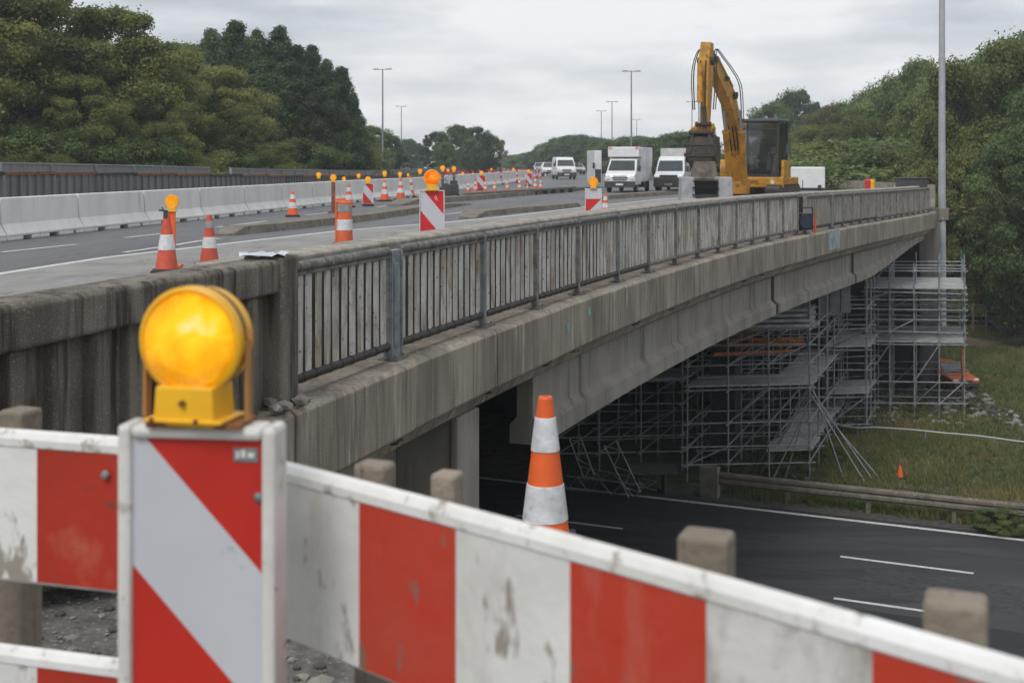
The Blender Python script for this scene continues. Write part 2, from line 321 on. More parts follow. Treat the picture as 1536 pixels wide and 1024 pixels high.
# lower road with its markings
sheet('lower_road', [SD(23.5, -260), SD(39.95, -260), SD(39.95, 24), SD(23.5, 24)], LOW+.006, asph_lo)
sheet('road_edge_soil', [SD(39.95, -260), SD(41.0, -260), SD(41.0, 24), SD(39.95, 24)], LOW+.02, stone_d)
strip('edge_marking', [SD(39.65, -260), SD(39.65, 0), SD(39.65, 24)], .2, LOW+.011, paint)
strip('edge_marking', [SD(25, -260), SD(25, 24)], .2, LOW+.011, paint)
d0 = (G(1260, 835, LOW)).dot(DD)
for k in range(-3, 9):
    strip('lane_marking', [SD(35.9, d0-k*9.9), SD(35.9, d0-k*9.9-3.5)], .15, LOW+.011, paint)
d1 = (G(1250, 898, LOW)).dot(DD)
for k in range(-3, 9):
    strip('lane_marking', [SD(32.4, d1-k*9.9), SD(32.4, d1-k*9.9-2.9)], .15, LOW+.011, paint)
for s_c, d_c, L_c in ((37.6, 0, 26), (34.1, -4, 30)):
    strip('road_joint', [SD(s_c+.06*math.sin(k*1.7)+.05*rnd.random(), d0-12+d_c+k*L_c/30, 0) for k in range(31)], .035, LOW+.0085, MC['black_rubber'])
pm_ = M('newer_asphalt', (.02, .021, .023), (.028, .029, .031), 3, .75, bump=.5, bscale=80, world=True); pl_ = M('worn_patch', (.055, .056, .058), (.04, .041, .043), 2, .7, bump=.5, bscale=80, c3=(.028, .029, .031), s3=6, r3=(.5, .6), world=True)
for sa, sb_, da, db, m_ in ((36.6, 39.2, d0-9, d0-5.2, pm_), (33.0, 35.3, d0-5.5, d0-1, pl_), (29.4, 31.9, d0-6, d0+3, pm_), (36.4, 37.1, d0+2, d0+16, pl_)):
    sheet('road_patch', [SD(sa, da), SD(sa+.1, db), SD(sb_, db+.2), SD(sb_-.05, da-.1)], LOW+.0075, m_)
# upper carriageway
Yl = list(np.linspace(5, 60, 40)); right_side = [(edge(y)-.8, y) for y in Yl]+[(26, 80), (29, 110), (26, 160), (18, 300), (4, 420)]
left_side = [(-19, 5), (-19, 60), (-15, 90), (-11, 140), (-9, 300), (-18, 420)]
mb = MB(); nL = 60
def lin(pts, y):
    P_ = sorted((p[1], p[0]) for p in pts); return float(np.interp(y, [p[0] for p in P_], [p[1] for p in P_]))
yy = list(np.linspace(5, 60, 60))+list(np.linspace(62, 420, 50)); vs = []
def dz(y): return zb(min(y, 62))*.0
for y in yy:
    a, b = lin(left_side, y), lin(right_side, y)
    vs += [(a, y, 0), ((a+b)/2, y, 0), (b, y, 0)]
mb.add(vs, [(3*i+k, 3*i+k+1, 3*i+3+k+1, 3*i+3+k) for i in range(len(yy)-1) for k in (0, 1)]); tag(mb.build('upper_road', asph_up), kind='structure')
el_pts = [(-60, 425), (0, 411), (156, 387), (297, 371), (400, 359), (506, 347), (590, 340), (668, 334), (750, 326), (876, 311), (990, 299), (1080, 293)]
eline = [G(*p) for p in el_pts]
# pale shoulder between the edge line and the upstand
mb = MB(); vs = []
for p in eline:
    vs += [(p.x, p.y, .005)]; Yq = p.y
    # nearest point of the upstand straight across
    yq = Yq-4.5; vs += [(edge(yq)-.85, yq, .005)]
mb.add(vs, [(2*i, 2*i+1, 2*i+3, 2*i+2) for i in range(len(eline)-1)])
mb.add([(-19, 5, .005), (edge(5)-.8, 5, .005), (vs[1][0], vs[1][1], .005), (vs[0][0], vs[0][1], .005)], [(0, 1, 2, 3)])
tag(mb.build('shoulder', shoulder_m), kind='structure')
strip('edge_marking', eline, .22, .010, paint)
strip('lane_marking', [G(*p) for p in ((185, 379), (262, 368), (297, 362), (330, 358))], .16, .009, paint)
for seg in (((0, 379), (115, 367)), ((188, 357), (242, 351)), ((326, 341), (400, 332)), ((459, 323), (495, 319)), ((565, 311), (600, 306)), ((668, 322), (705, 317)), ((700, 300), (720, 297.5)), ((-190, 402), (-80, 389)),
            ((880, 272), (900, 268.5)), ((905, 268), (918, 265))):
    strip('lane_marking', [G(*p) for p in seg], .16, .010, paint)
# low kerb islands on the deck
def kerb(pts, wdt, h):
    line = [G(*p) for p in pts]; mb = MB(); vs = []
    for i, p in enumerate(line):
        T = (line[min(i+1, len(line)-1)]-line[max(i-1, 0)]).normalized(); N = Vector((T.y, -T.x, 0)); j = .96 if i in (0, len(line)-1) else 1
        for off, z in ((-wdt/2, 0), (wdt/2, 0), (wdt/2-.05, h), (-wdt/2+.05, h)):
            q = p+N*off*(1 if 0 < i < len(line)-1 else .6); vs.append((q.x, q.y, z if 0 < i < len(line)-1 else z*.25))
    n = len(line)
    fs = [(4*i+j, 4*i+(j+1) % 4, 4*i+4+(j+1) % 4, 4*i+4+j) for i in range(n-1) for j in range(4)]+[(0, 1, 2, 3), (4*n-4, 4*n-3, 4*n-2, 4*n-1)]
    mb.add(vs, fs); return tag(mb.build('kerb', kerb_m), kind='structure')
kerb_m = M('brown_kerb', (.21, .19, .155), (.13, .118, .095), 1.5, .9, bump=.4, bscale=30, c3=(.08, .075, .06), s3=6, r3=(.56, .7), world=True)
kerb([(336, 354), (352, 351), (440, 342), (540, 331), (600, 322), (650, 314), (700, 307)], .8, .22)
kerb([(700, 328), (712, 324), (760, 319), (815, 315), (852, 311), (862, 309)], 1.0, .2)
kerb([(880, 300), (905, 299), (950, 295.5), (1000, 292), (1060, 290)], .9, .22)
kerb([(590, 309), (612, 306), (700, 300), (780, 293), (850, 287), (905, 281)], 1.2, .24)
kerb([(610, 294), (640, 287), (690, 280), (740, 275), (790, 270)], 2.2, .25)

def rock(mb, c, r, mi=0, sq=.6):
    bm = bmesh.new(); bmesh.ops.create_icosphere(bm, subdivisions=1, radius=1)
    a = rnd.random()*6; vs = [(Matrix.Rotation(a, 3, 'Z') @ Vector((v.co.x*rnd.uniform(.75, 1.2), v.co.y*rnd.uniform(.7, 1.1), v.co.z*sq*rnd.uniform(.7, 1.2))))*r+Vector(c) for v in bm.verts]
    mb.add(vs, [[v.index for v in f.verts] for f in bm.faces], mi); bm.free()
# ------------------------------------------------------------------ the bridge
bridge = empty('concrete_bridge', (0, 0, 0), label='long weathered concrete motorway bridge with stained edge beam and deep girders over the dark road', cat='bridge')
YS, YE = 9.6, 61.5
j = [YS, 11.0]; y = 11.0
seg = []
while y < YE:
    p, T, N = frame_at(y); y2 = min(y+2.75*T.y, YE); seg.append((y, y2)); y = y2
k = 0
for a, b in [(9.9, 11.0)]+seg:
    k += 1; o_ = .012*((k*37) % 5-2)/2
    pr = [(.30+o_, -.19), (.255+o_, -.15), (-1.0, -.13), (-1.0, -.86), (.27+o_, -.9+.02*o_), (.30+o_, -.86)]
    sweep(pr, a+.012, b-.012, .7).build('edge_beam', concrete, bridge, bevel=.012)
# upstand behind the railing
Yup0 = 11.25
ups = []
y = Yup0
while y < 60:
    y2 = min(y+4.1, 60.5); us = sweep([(-.50, -.12), (-.52, .93), (-.84, .93), (-.84, -.12)], y+.01, y2-.01, .8).build('upstand', M('gap_shade_upstand', (.085, .078, .068), (.05, .046, .04), 3, .95, world=True), bridge); sweep([(-.47, .932), (-.46, 1.05), (-.5, 1.075), (-.84, 1.08), (-.87, 1.06), (-.86, .932)], y+.008, y2-.008, .6).build('coping', coping, us, bevel=.015); y = y2  # upstand face coloured dark to paint the shade seen between the slats
# second ledge under the edge beam and the outer girder with its bottom bulb
sweep([(.02, -.84), (.10, -.93), (.02, -1.12), (-.16, -1.22), (-1.2, -1.22), (-1.2, -.85)], 10.2, 61.0, .8).build('ledge', concrete, bridge)
def girder_prof(y):
    d = -2.35+.95*sm(47.5, 61, y)+.06*math.sin(y)*0
    return [(-.22, -1.20), (-.34, -1.26), (-.34, d+.42), (-.20, d+.28), (-.20, d), (-.72, d), (-.72, d+.28), (-.6, d+.42), (-.6, -1.2)]
Yg = at_px(820)+.2
joints = [Yg, at_px(1176), at_px(1292), 60.2]
for a, b in zip(joints, joints[1:]):
    sweep(None, a+.12, b-.12, .8, zfun=girder_prof).build('girder', concrete_l, bridge)
for off in (-3.2, -6.2, -9.2, -12.5):
    sweep([(off+.2, -.9), (off+.2, -2.3), (off-.3, -2.3), (off-.3, -.9)], 17, 61 if off > -6 else 64, 2).build('girder', MC['shade_dark_inner_concrete'], bridge)
for yj in joints[1:3]:
    p, T, N = frame_at(yj); mb = MB(); mb.bar(p+N*-.42+Vector((0, 0, -1.22)), p+N*-.42+Vector((0, 0, -2.2)), .2, .3); mb.build('joint_cover', stone_d, bridge)
# deck slab (reaches far under the carriageway)
mb = MB(); vs = []; ysl = list(np.linspace(12.5, 66, 30))
for y in ysl:
    a, b = -26, edge(min(y, 61))-.95
    if y > 61: b = edge(61)-.95
    vs += [(a, y, -.06), (b, y, -.06), (b, y, -.88), (a, y, -.88)]
n = len(ysl)
mb.add(vs, [(4*i+j, 4*i+(j+1) % 4, 4*i+4+(j+1) % 4, 4*i+4+j) for i in range(n-1) for j in range(4)]+[(0, 1, 2, 3), (4*n-4, 4*n-3, 4*n-2, 4*n-1)]); mb.build('deck', M('shade_dark_inner_concrete', (.05, .049, .047), (.03, .03, .029), 1.5, .95, world=True), bridge)
# near abutment wall, its columns
def wall_between(a, b, th, z0, z1, name, m, parent=bridge, bevel=.03):
    mb = MB(); a = Vector(a); b = Vector(b); d = (b-a).normalized(); N_ = Vector((d.y, -d.x, 0))*th/2
    vs = [a-N_, a+N_, b+N_, b-N_]; vs = [(v.x, v.y, z0) for v in vs]+[(v.x, v.y, z1) for v in vs]
    mb.add(vs, [(3, 2, 1, 0), (4, 5, 6, 7), (0, 1, 5, 4), (1, 2, 6, 5), (2, 3, 7, 6), (3, 0, 4, 7)]); return mb.build(name, m, parent, bevel=bevel)
p0, T0, N0 = frame_at(9.9)
def off_pt(Y, off): p, T, N = frame_at(Y); return Vector((p.x, p.y, 0))+N*off
wall_between(off_pt(10.2, -.15), off_pt(13.2, -.15), .3, -6.5, -.88, 'abutment_wall', concrete)
wall_between(off_pt(13.9, -1.6), off_pt(13.9, -26), .5, -9.5, -.88, 'abutment_wall', concrete_l)
wall_between(off_pt(13.2, -.9), off_pt(15.6, -.9), .2, -7, -.88, 'abutment_wall', concrete_l)
wall_between(off_pt(13.25, -.25), off_pt(13.55, -.25), .4, -7, -1.18, 'pilaster', concrete_l)
wall_between(off_pt(15.55, -.02), off_pt(16.3, -.02), .1, -9.5, -1.15, 'pier', concrete_l)
wall_between(off_pt(15.6, -.45), off_pt(16.1, -.45), .76, -9.5, -1.17, 'pier', concrete_l)
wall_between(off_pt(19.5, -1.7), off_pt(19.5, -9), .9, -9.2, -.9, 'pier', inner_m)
# middle pier beside the road, end abutment with pillar
inner_m = M('shade_dark_inner_concrete', (.05, .049, .047), (.03, .03, .029), 1.5, .95, world=True)
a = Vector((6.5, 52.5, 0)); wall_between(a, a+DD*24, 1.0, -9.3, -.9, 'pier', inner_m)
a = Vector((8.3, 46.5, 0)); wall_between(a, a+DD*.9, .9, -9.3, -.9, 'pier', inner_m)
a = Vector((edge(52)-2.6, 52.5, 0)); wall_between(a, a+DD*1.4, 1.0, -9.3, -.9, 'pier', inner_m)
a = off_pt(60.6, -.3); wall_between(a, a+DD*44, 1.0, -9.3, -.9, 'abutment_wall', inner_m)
a = off_pt(60.3, -.1); wall_between(a+Vector((-.5, 0, 0)), a+Vector((.45, -.1, 0)), .9, -9.3, -.9, 'pillar', M('stained_pillar', (.16, .15, .135), (.09, .085, .076), 2, .9, stretch=(2, 2, .2), world=True))
a = off_pt(61.3, 0); wall_between(a, a+Vector((.4, 0, 0)), .6, -2.2, -.25, 'pillar', MC['stained_pillar'])
# spalled spots under the edge beam
for k in range(14):
    y = 13+k*2.3+rnd.uniform(-.8, .8); p, T, N = frame_at(y); mb = MB()
    for q_ in range(3): c_ = p+N*rnd.uniform(.16, .22)+T*rnd.uniform(-.05, .05)+Vector((0, 0, rnd.uniform(-.93, -.86))); rock(mb, c_, rnd.uniform(.08, .13), 0, .35)
    mb.build('spall', stone_d, bridge)
# teal spray marks and the bare pale patch on the edge beam
for px_, h_, z_ in ((836, .16, -.42), (868, .14, -.3)):
    y = at_px(px_); p, T, N = frame_at(y-.4); q = p+N*.312; mb = MB(); mb.bar(q+Vector((0, 0, z_)), q+Vector((0, 0, z_-h_)), .03, .004); mb.build('spray_mark', teal, bridge)

# left concrete parapet wall of exposed aggregate
par = empty('parapet_wall', (0, 0, 0), label='dark pebbly concrete parapet wall with flat coping and ribbed face behind the striped barrier', cat='wall')
sweep([(-.14, .86), (.14, .86), (.16, .88), (.16, 1.12), (.13, 1.15), (-.2, 1.15), (-.2, .86)], 4.5, 11.0, .6).build('coping', aggregate, par, bevel=.015)
sweep([(-.16, -2), (.0, -2), (.0, .87), (-.16, .87)], 4.5, 11.0, .8).build('wall_panel', aggregate, par)
y = 4.7
while y < 10.9:
    sweep([(-.05, -2), (.085, -2), (.085, .855), (-.05, .855)], y, y+.17, .2).build('rib', aggregate, par, bevel=.02); y += .42
p, T, N = frame_at(11.12); mb = MB(); mb.box((p.x, p.y, -.4), (.4, .3, 3.16), rz=-.3); mb.build('end_post', aggregate, par, bevel=.03)
for yy_ in (8.95, 9.35):
    p, T, N = frame_at(yy_); q = p+N*.2; mb = MB(); mb.box((q.x, q.y, .83), (.16, .05, .03), rz=-.3); mb.box((q.x+.06, q.y-.02, .76), (.035, .05, .14), rz=-.3); mb.box((q.x+.0, q.y-.0, .68), (.1, .05, .03), rz=-.3); mb.build('bracket', galv, par)

# ------------------------------------------------------------------ steel railing on the bridge
rail_px = [404, 590, 724, 803, 866, 926, 972, 1013, 1047, 1078, 1104, 1129, 1152, 1174, 1196]
def railing(name, pxs, label, ztop, zbot, smat, nsl, solid=False, y_off=0):
    t = empty(name, (0, 0, 0), label=label, cat='railing'); Ysr = [at_px(p) for p in pxs]
    for i, Yp in enumerate(Ysr):
        p, T, N = frame_at(Yp); ang = math.atan2(T.y, T.x)
        mb = MB(); wd = .12 if i != 1 else .3
        mb.box((p.x, p.y, p.z+(ztop+zbot)/2+.0), (wd, .07, ztop-zbot+.02), rz=ang)
        if i == 1: mb.box((p.x+N.x*.045, p.y+N.y*.045, p.z+.45), (.16, .012, .9), rz=ang); mb.box((p.x+T.x*.13, p.y+T.y*.13, p.z+.45), (.03, .11, 1.16), rz=ang); mb.box((p.x-T.x*.13, p.y-T.y*.13, p.z+.45), (.03, .11, 1.16), rz=ang)
        else: mb.box((p.x-T.x*(wd/2), p.y-T.y*(wd/2), p.z+(ztop+zbot)/2), (.018, .12, ztop-zbot), rz=ang)
        po = mb.build('post', galv if i in (1, 2, 5) else M('post_paint', (.27, .262, .25), (.14, .13, .12), 6, .7, bump=.4, c3=(.09, .06, .04), s3=7, r3=(.6, .7)), t, bevel=.006)
        mb = MB(); mb.box((p.x, p.y, p.z+zbot-.005), (.34, .22, .025), rz=ang)
        for sx in (-.12, .12): q = p+T*sx+N*.07; mb.tube((q.x, q.y, p.z+zbot), (q.x, q.y, p.z+zbot+.04), .012, n=6)
        mb.build('base_plate', rail_m, po)
    for i, (a, b) in enumerate(zip(Ysr, Ysr[1:])):
        pa, Ta, Na = frame_at(a); pb, Tb, Nb = frame_at(b); A = pa+Ta*.08; B = pb-Tb*.08
        if i == 1: A = pa+Ta*.17
        if i == 0: B = pb-Tb*.17
        L_ = (B-A).length; d = (B-A)/L_; Nn = Vector((d.y, -d.x, 0)); n = max(6, int(round(L_/nsl))); mb = MB()
        for k in range(n):
            c = A+d*((k+.5)*L_/n); jit = rnd.uniform(-.008, .008)
            wsl = L_/n*((.55 if i < 3 else .54) if not solid else .9)
            lean = rnd.uniform(-.012, .012)
            mb.bar(c+d*(jit)+Vector((0, 0, zbot+.17)), c+d*(jit+lean)+Vector((0, 0, ztop-.04)), (.022 if i < 8 else .032)*(.7+.6*rnd.random()), wsl*rnd.uniform(.9, 1.08), up=d)
        pn = mb.build('railing_panel', smat, t, bevel=.006 if i < 5 else 0)
        mb = MB(); mb.tube(A+Vector((0, 0, ztop)), B+Vector((0, 0, ztop)), .052, n=12)
        if i < 4:
            for k in range(1, int(L_/.2)): q = A+d*(k*.2+rnd.uniform(-.03, .03)); mb.tube(q+Vector((0, 0, ztop)), q+d*.03+Vector((0, 0, ztop)), .0555, n=12)
        mb.bar(A+Vector((0, 0, ztop-.055)), B+Vector((0, 0, ztop-.055)), .075, .03)
        mb.build('top_rail', rail_m, pn)
        mb = MB(); mb.tube(A+Vector((0, 0, zbot+.14)), B+Vector((0, 0, zbot+.14)), .045, n=12)
        if i < 5:
            for k in range(1, int(L_/.27)): q = A+d*(k*.27+rnd.uniform(-.03, .03)); mb.tube(q+Vector((0, 0, zbot+.14)), q+d*.05+Vector((0, 0, zbot+.14)), .05, n=12)
        mb.build('bottom_rail', dark if i < 6 else rail_m, pn)
    return t
railing('bridge_railing', rail_px, 'rusty grey steel railing with vertical slats running along the near bridge edge', 1.03, -.13, slat_m, .2)
railing('bridge_railing', [1208, 1247, 1264, 1278, 1291, 1303, 1314, 1325, 1335, 1344, 1353, 1362, 1370, 1378, 1386, 1393], 'dull brown closely boarded railing on the far end of the bridge beyond the gap', .98, -.13, slat_far, .24, True)

# ------------------------------------------------------------------ traffic cones
def make_cone(h=.75, bands=((.36, .56), (.68, .88)), body=orange, sleeve=(refl, refl), rb=.17, rt=.045, seg=28):
    def f():
        t = empty('traffic_cone', (0, 0, 0))
        mb = MB(); mb.box((0, 0, .02), (rb*2.5, rb*2.5, .04)); mb.lathe([(rb*1.12, .04), (rb*1.06, .06), (rb, .062)], 24); mb.build('base', rubber, t, bevel=.008)
        rr = lambda z: rb+(rt-rb)*z/h
        mb = MB(); mb.lathe([(rr(.05), .05), (rr(h*.5), h*.5), (rt, h-.01), (rt*.85, h), (rt*.5, h), (rt*.45, h-.03)], seg); mb.build('cone_body', body, t)
        for (a, b), m in zip(bands, sleeve):
            mb = MB(); a *= h; b *= h; mb.lathe([(rr(a)+.001, a), (rr(a)+.004, a+.002), (rr(b)+.004, b-.002), (rr(b)+.001, b)], seg); mb.build('reflective_band', m, t)
        return t
    return f
big = Maker(make_cone(.75, ((.18, .42), (.64, .865)), seg=40, rb=.128, rt=.037)); stdc = Maker(make_cone(bands=((.34, .56), (.7, .88))))
fade = Maker(make_cone(1.0, ((.34, .56), (.74, .88)), red_o, (refl, grey_sl), rb=.2, rt=.05))
nearc = Maker(make_cone(1.0, ((.38, .64),), red_o, (refl,), rb=.2, rt=.05))
small = Maker(make_cone(.45, (), orange, (), rb=.14, rt=.03)); farc = Maker(make_cone(.9, ((.3, .52), (.66, .86)), orange, rb=.17, rt=.045, seg=12))
c = P(818, 700, 6.5); big((c.x, 6.5, .03), 0, 1.02, label='tall orange cone with two crinkled white sleeves right behind the striped barrier', cat='traffic cone', group='traffic cones')
c = G(250, 408); nearc((c.x, c.y, 0), .2, 1.06, label='faded red cone with one white band beside the amber lamp on its orange pole', cat='traffic cone', group='traffic cones')
c = G(314, 397); fade((c.x, c.y, 0), .5, .96, label='red cone with a white and a dirty grey band behind the pebbly wall', cat='traffic cone', group='traffic cones')
CG = 'traffic cones'
def cone_at(px, by, ty, label, mk=stdc, h=.75, cat='traffic cone', grp=CG):
    p = G(px, by); s = (by-ty)*p.y/FP/h; return mk(p, rnd.uniform(0, 1.5), s, label=label, group=grp, cat=cat)
cone_at(439, 325, 287, 'orange and white cone alone on the lane nearest the white concrete barrier')
cone_at(523, 311, 277, 'orange cone standing behind the squat orange post near the dirty lamp post')
cone_at(577, 302, 270, 'orange cone on the lane just right of the small striped board')
cone_at(601, 300, 268, 'orange and white cone below an amber lamp, left of the large striped board')
cone_at(615, 296, 264, 'slim orange cone closest to the left side of the large orange-lamp board')
cone_at(908, 322, 291, 'orange cone touching the right side of the half red half white board')
row = [(702, 290, 272), (713, 290, 269), (728, 289, 270), (742, 288, 270), (761, 287, 269), (779, 287, 268), (791, 285, 273), (803, 285, 266), (811, 285, 268)]
ordn = ['first', 'second', 'third', 'fourth', 'fifth', 'sixth', 'seventh', 'eighth', 'ninth', 'tenth', 'eleventh', 'twelfth', 'thirteenth', 'fourteenth', 'fifteenth', 'sixteenth', 'seventeenth', 'eighteenth', 'nineteenth', 'twentieth', 'twenty-first', 'twenty-second', 'twenty-third', 'twenty-fourth', 'twenty-fifth', 'twenty-sixth', 'twenty-seventh', 'twenty-eighth']
for i, (a, b, c_) in enumerate(row): cone_at(a, b, c_, '%s cone from the left in the row behind the low steel rail on feet' % ordn[i], farc, .9, grp='cones in the row behind the low rail')
for i in range(26):
    u = i/25; px_ = 690+u*128+rnd.uniform(-2.4, 2.4); by = 277-u*10+rnd.uniform(-2, 3)
    cone_at(px_, by, by-rnd.uniform(11, 15)*(1-.35*u), '%s cone from the left in the dense cluster left of the vans' % ordn[i], farc, .9, grp='far cones in the cluster')
for i, (px_, by) in enumerate(((632, 291), (655, 283), (668, 286), (676, 281), (686, 285))):
    cone_at(px_, by, by-17, '%s cone from the left among the lamps behind the large board' % ordn[i], farc, .9, grp='cones behind the large board')
c = G(1350, 717, LOW); small((c.x, c.y, terr(c.x, c.y)), .3, 1, label='little plain orange cone on the bare soil in the grass below the bridge', cat='traffic cone', group=CG)
cone_at(1296, 287, 272, 'orange cone on the far end of the bridge behind the boarded railing', farc, .9)

# ------------------------------------------------------------------ warning lamps and boards
def lamp_parts(t, r, z0, lens, front=-1, fine=False, body=yel):            # a round road-works lamp facing -y; its foot at z0
    zc = z0+r*1.5; n = 40 if fine else 18
    F = Matrix.Translation((0, -.0, zc)) @ Matrix.Rotation(R(90), 4, 'X')
    mb = MB(); mb.lathe([(r*.2, -r*.85), (r*.7, -r*.8), (r*.98, -r*.5), (r*1.0, 0), (r*1.04, r*.02), (r*1.04, r*.22), (r*.96, r*.26), (r*.9, r*.22)], n, mtx=F)
    lb = mb.build('warning_lamp', body, t)
    mb = MB(); mb.lathe([(r*.93, r*.2), (r*.88, r*.3), (r*.7, r*.38), (r*.4, r*.44), (.0001, r*.46)], n, mtx=F); mb.build('lens', lens, lb)
    mb = MB(); mb.box((0, .0, z0+r*.3), (r*1.25, r*.95, r*.75), tap=.93); mb.box((0, 0, z0+r*.04), (r*1.6, r*1.1, r*.08)); mb.build('lamp_foot', body, lb, bevel=r*.05)
    if fine:
        mb = MB(); mb.lathe([(r*1.005, -r*.16), (r*1.03, -r*.15), (r*1.03, -r*.05), (r*1.01, -r*.03)], n, mtx=F); mb.build('gasket', grey_br, lb)
        for sx in (-1, 1):
            mb = MB(); mb.bar((sx*r*1.06, .01, z0-.0), (sx*r*1.05, .01, zc), .006, .018); mb.bar((sx*r*1.06, .01, zc), (sx*r*.98, .01, zc+.02), .006, .018); mb.build('bracket', bracket_m, lb)
        for q0, q1, rq in (((0, -r*.46, z0+r*.38), (0, -r*.5-.004, z0+r*.38), .0055), ((-r*.6, -r*.56, z0+r*.1), (-r*.6, -r*.56, z0+r*.02), .004), ((r*.3, -r*.56, z0+r*.1), (r*.3, -r*.56, z0+r*.02), .004)): mb = MB(); mb.tube(q0, q1, rq, n=9); mb.build('screw', rust, lb)
    return lb
grey_br = M('brown_gasket', (.16, .09, .04), (.09, .05, .03), 12, .7); bracket_m = M('amber_bracket', (.42, .2, .06), (.3, .16, .06), 8, .5)
def stripes(mb, x0, x1, z0, z1, c0, pitch, slope, y, par_=0):             # diagonal bands clipped to the panel; band k red when even
    k0 = -8
    def clip(poly, f):
        out = []
        for i in range(len(poly)):
            a, b = poly[i], poly[(i+1) % len(poly)]; fa, fb = f(a), f(b)
            if fa >= 0: out.append(a)
            if fa*fb < 0: t = fa/(fa-fb); out.append((a[0]+(b[0]-a[0])*t, a[1]+(b[1]-a[1])*t))
        return out
    for k in range(k0, 9):
        lo, hi = c0+k*pitch, c0+(k+1)*pitch
        f = lambda p: p[1]+slope*(p[0]-x0)
        poly = clip([(x0, z0), (x1, z0), (x1, z1), (x0, z1)], lambda p: f(p)-lo)
        if len(poly) > 2: poly = clip(poly, lambda p: hi-f(p))
        if len(poly) > 2: mb.add([(p[0], y, p[1]) for p in poly], [list(range(len(poly)))], par_ if k % 2 else 1-par_)
s0 = 2.2/FP
def fg_board():
    t = empty('warning_board', (0, 0, 0))
    W, H, top = .287, 1.02, 1.545        # frame
    x0, x1 = -W/2, W/2; z1 = top; z0 = top-H
    mb = MB(); fw = .026; dp = .075
    for (a, b, c_, d) in ((x0, x0+fw, z0, z1), (x1-fw, x1, z0, z1), (x0+fw-.001, x1-fw+.001, z1-fw*.9, z1-.0005), (x0+fw-.001, x1-fw+.001, z0, z0+fw)):
        mb.box(((a+b)/2, dp/2, (c_+d)/2), (b-a, dp, d-c_))
    mb.build('frame', frame_w, t, bevel=.009)
    mb = MB(); mb.box((0, dp/2+.012, (z0+z1)/2), (W-.03, dp-.03, H-.03)); mb.build('backing', frame_w, t)
    mb = MB(); xi0, xi1 = x0+fw-.002, x1-fw+.002; zi1 = z1-fw*.85; zi0 = z0+fw
    pitch = .249; stripes(mb, xi0, xi1, zi0, zi1, zi1+.026, pitch, 1.09, .012, 0)
    mb.build('reflective_panel', [refl_w, refl_r], t, fix=False)
    mb = MB(); mb.box((.088, .0105, zi1-.026), (.044, .002, .024)); st = mb.build('sticker', galv, t)
    mb = MB()
    for i, (dx, dw) in enumerate(((-.014, .006), (-.004, .008), (.010, .012))): mb.box((.088+dx, .0088, zi1-.026+.002*(i % 2)), (dw, .001, .013 if i < 2 else .009))
    mb.build('sticker_mark', [frame_w], st)
    mb = MB(); mb.lathe([(.0095, 0), (.008, .004), (.004, .006), (.0001, .0065)], 14, mtx=Matrix.Translation((.111, .012, zi1-.1)) @ Matrix.Rotation(R(90), 4, 'X')); mb.build('rivet', galv, t)
    mb = MB(); mb.box((0, .04, .03), (.42, .8, .06)); mb.box((0, .04, .3), (.06, .05, .5)); mb.build('foot', rubber, t, bevel=.01)
    mb = MB(); mb.box((0, .035, z1+.003), (.17, .09, .008)); mb.build('lamp_plate', rust, t)
    lb = lamp_parts(t, .0925, z1+.008, lens_near, fine=True); lb.location = (-.012, .03, 0); lb.rotation_euler.z = R(-6)
    return t
t = place(fg_board(), (-.551, 2.2, -.006), R(-7), label='close-up red and white diagonal warning board topped by a glowing yellow lamp', cat='warning board')
def mid_board(mirror, lens, Wp=.66, Hp=1.14, half=False):
    def f():
        t = empty('warning_board', (0, 0, 0)); z0 = .1; z1 = z0+Hp
        mb = MB(); mb.box((0, .02, (z0+z1)/2), (Wp, .04, Hp)); mb.box((-Wp/2+.012, -.012, (z0+z1)/2), (.024, .04, Hp)); mb.box((Wp/2-.012, -.012, (z0+z1)/2), (.024, .04, Hp)); mb.box((0, -.012, z1-.012), (Wp-.05, .03, .024))
        mb.build('board_panel', frame_w, t, bevel=.008)
        mb = MB(); stripes(mb, -Wp/2+.02, Wp/2-.02, z0+.02, z1-.02, z1+.1, (.62 if not half else .46), 1.2, -.004)
        mb.build('reflective_face', [refl_w, refl_r2], t, fix=False)
        mb = MB(); mb.box((0, .02, .05), (.5, .7, .1)); mb.build('foot', rubber, t, bevel=.02)
        lb = lamp_parts(t, .215 if not half else .13, z1, lens); return t
    return f
refl_r2 = M('bright_red_sheet', (.62, .02, .02), (.52, .02, .02), 3, .4, c3=(.4, .05, .04), s3=12, r3=(.66, .76))
c = G(648, 356); o = place(mid_board(False, lens_or)(), c, R(4), label='red and white diagonal board with large orange lamp, behind the second railing bay', cat='warning board')
mb = MB(); zt = 1.22-.14
for (x, z, wd_, ht_) in ((.075, zt, .05, .014), (.1, zt-.03, .014, .05), (.06, zt-.045, .05, .012), (.09, zt-.08, .06, .012), (.115, zt-.1, .012, .03)): mb.box((x+.02, -.0065, z), (wd_, .003, ht_))
mb.build('printed_mark', rim_w, o)
o = empty('warning_board', G(890, 326), R(-3), label='board with red lower half and pale top carrying a small amber lamp, right of centre', cat='warning board')
mb = MB(); mb.box((0, .02, .55), (.6, .04, .96)); mb.box((-.285, -.012, .55), (.03, .04, .98)); mb.build('board_panel', frame_w, o, bevel=.008)
mb = MB(); mb.add([(-.27, -.004, .1), (.29, -.004, .1), (.29, -.004, .66)], [(0, 1, 2)], 0); mb.add([(-.27, -.004, .1), (.29, -.004, .66), (-.27, -.004, .66)], [(0, 1, 2)], 1); mb.add([(-.27, -.004, .66), (.29, -.004, .66), (.29, -.004, 1.0), (-.27, -.004, 1.0)], [(0, 1, 2, 3)], 0)
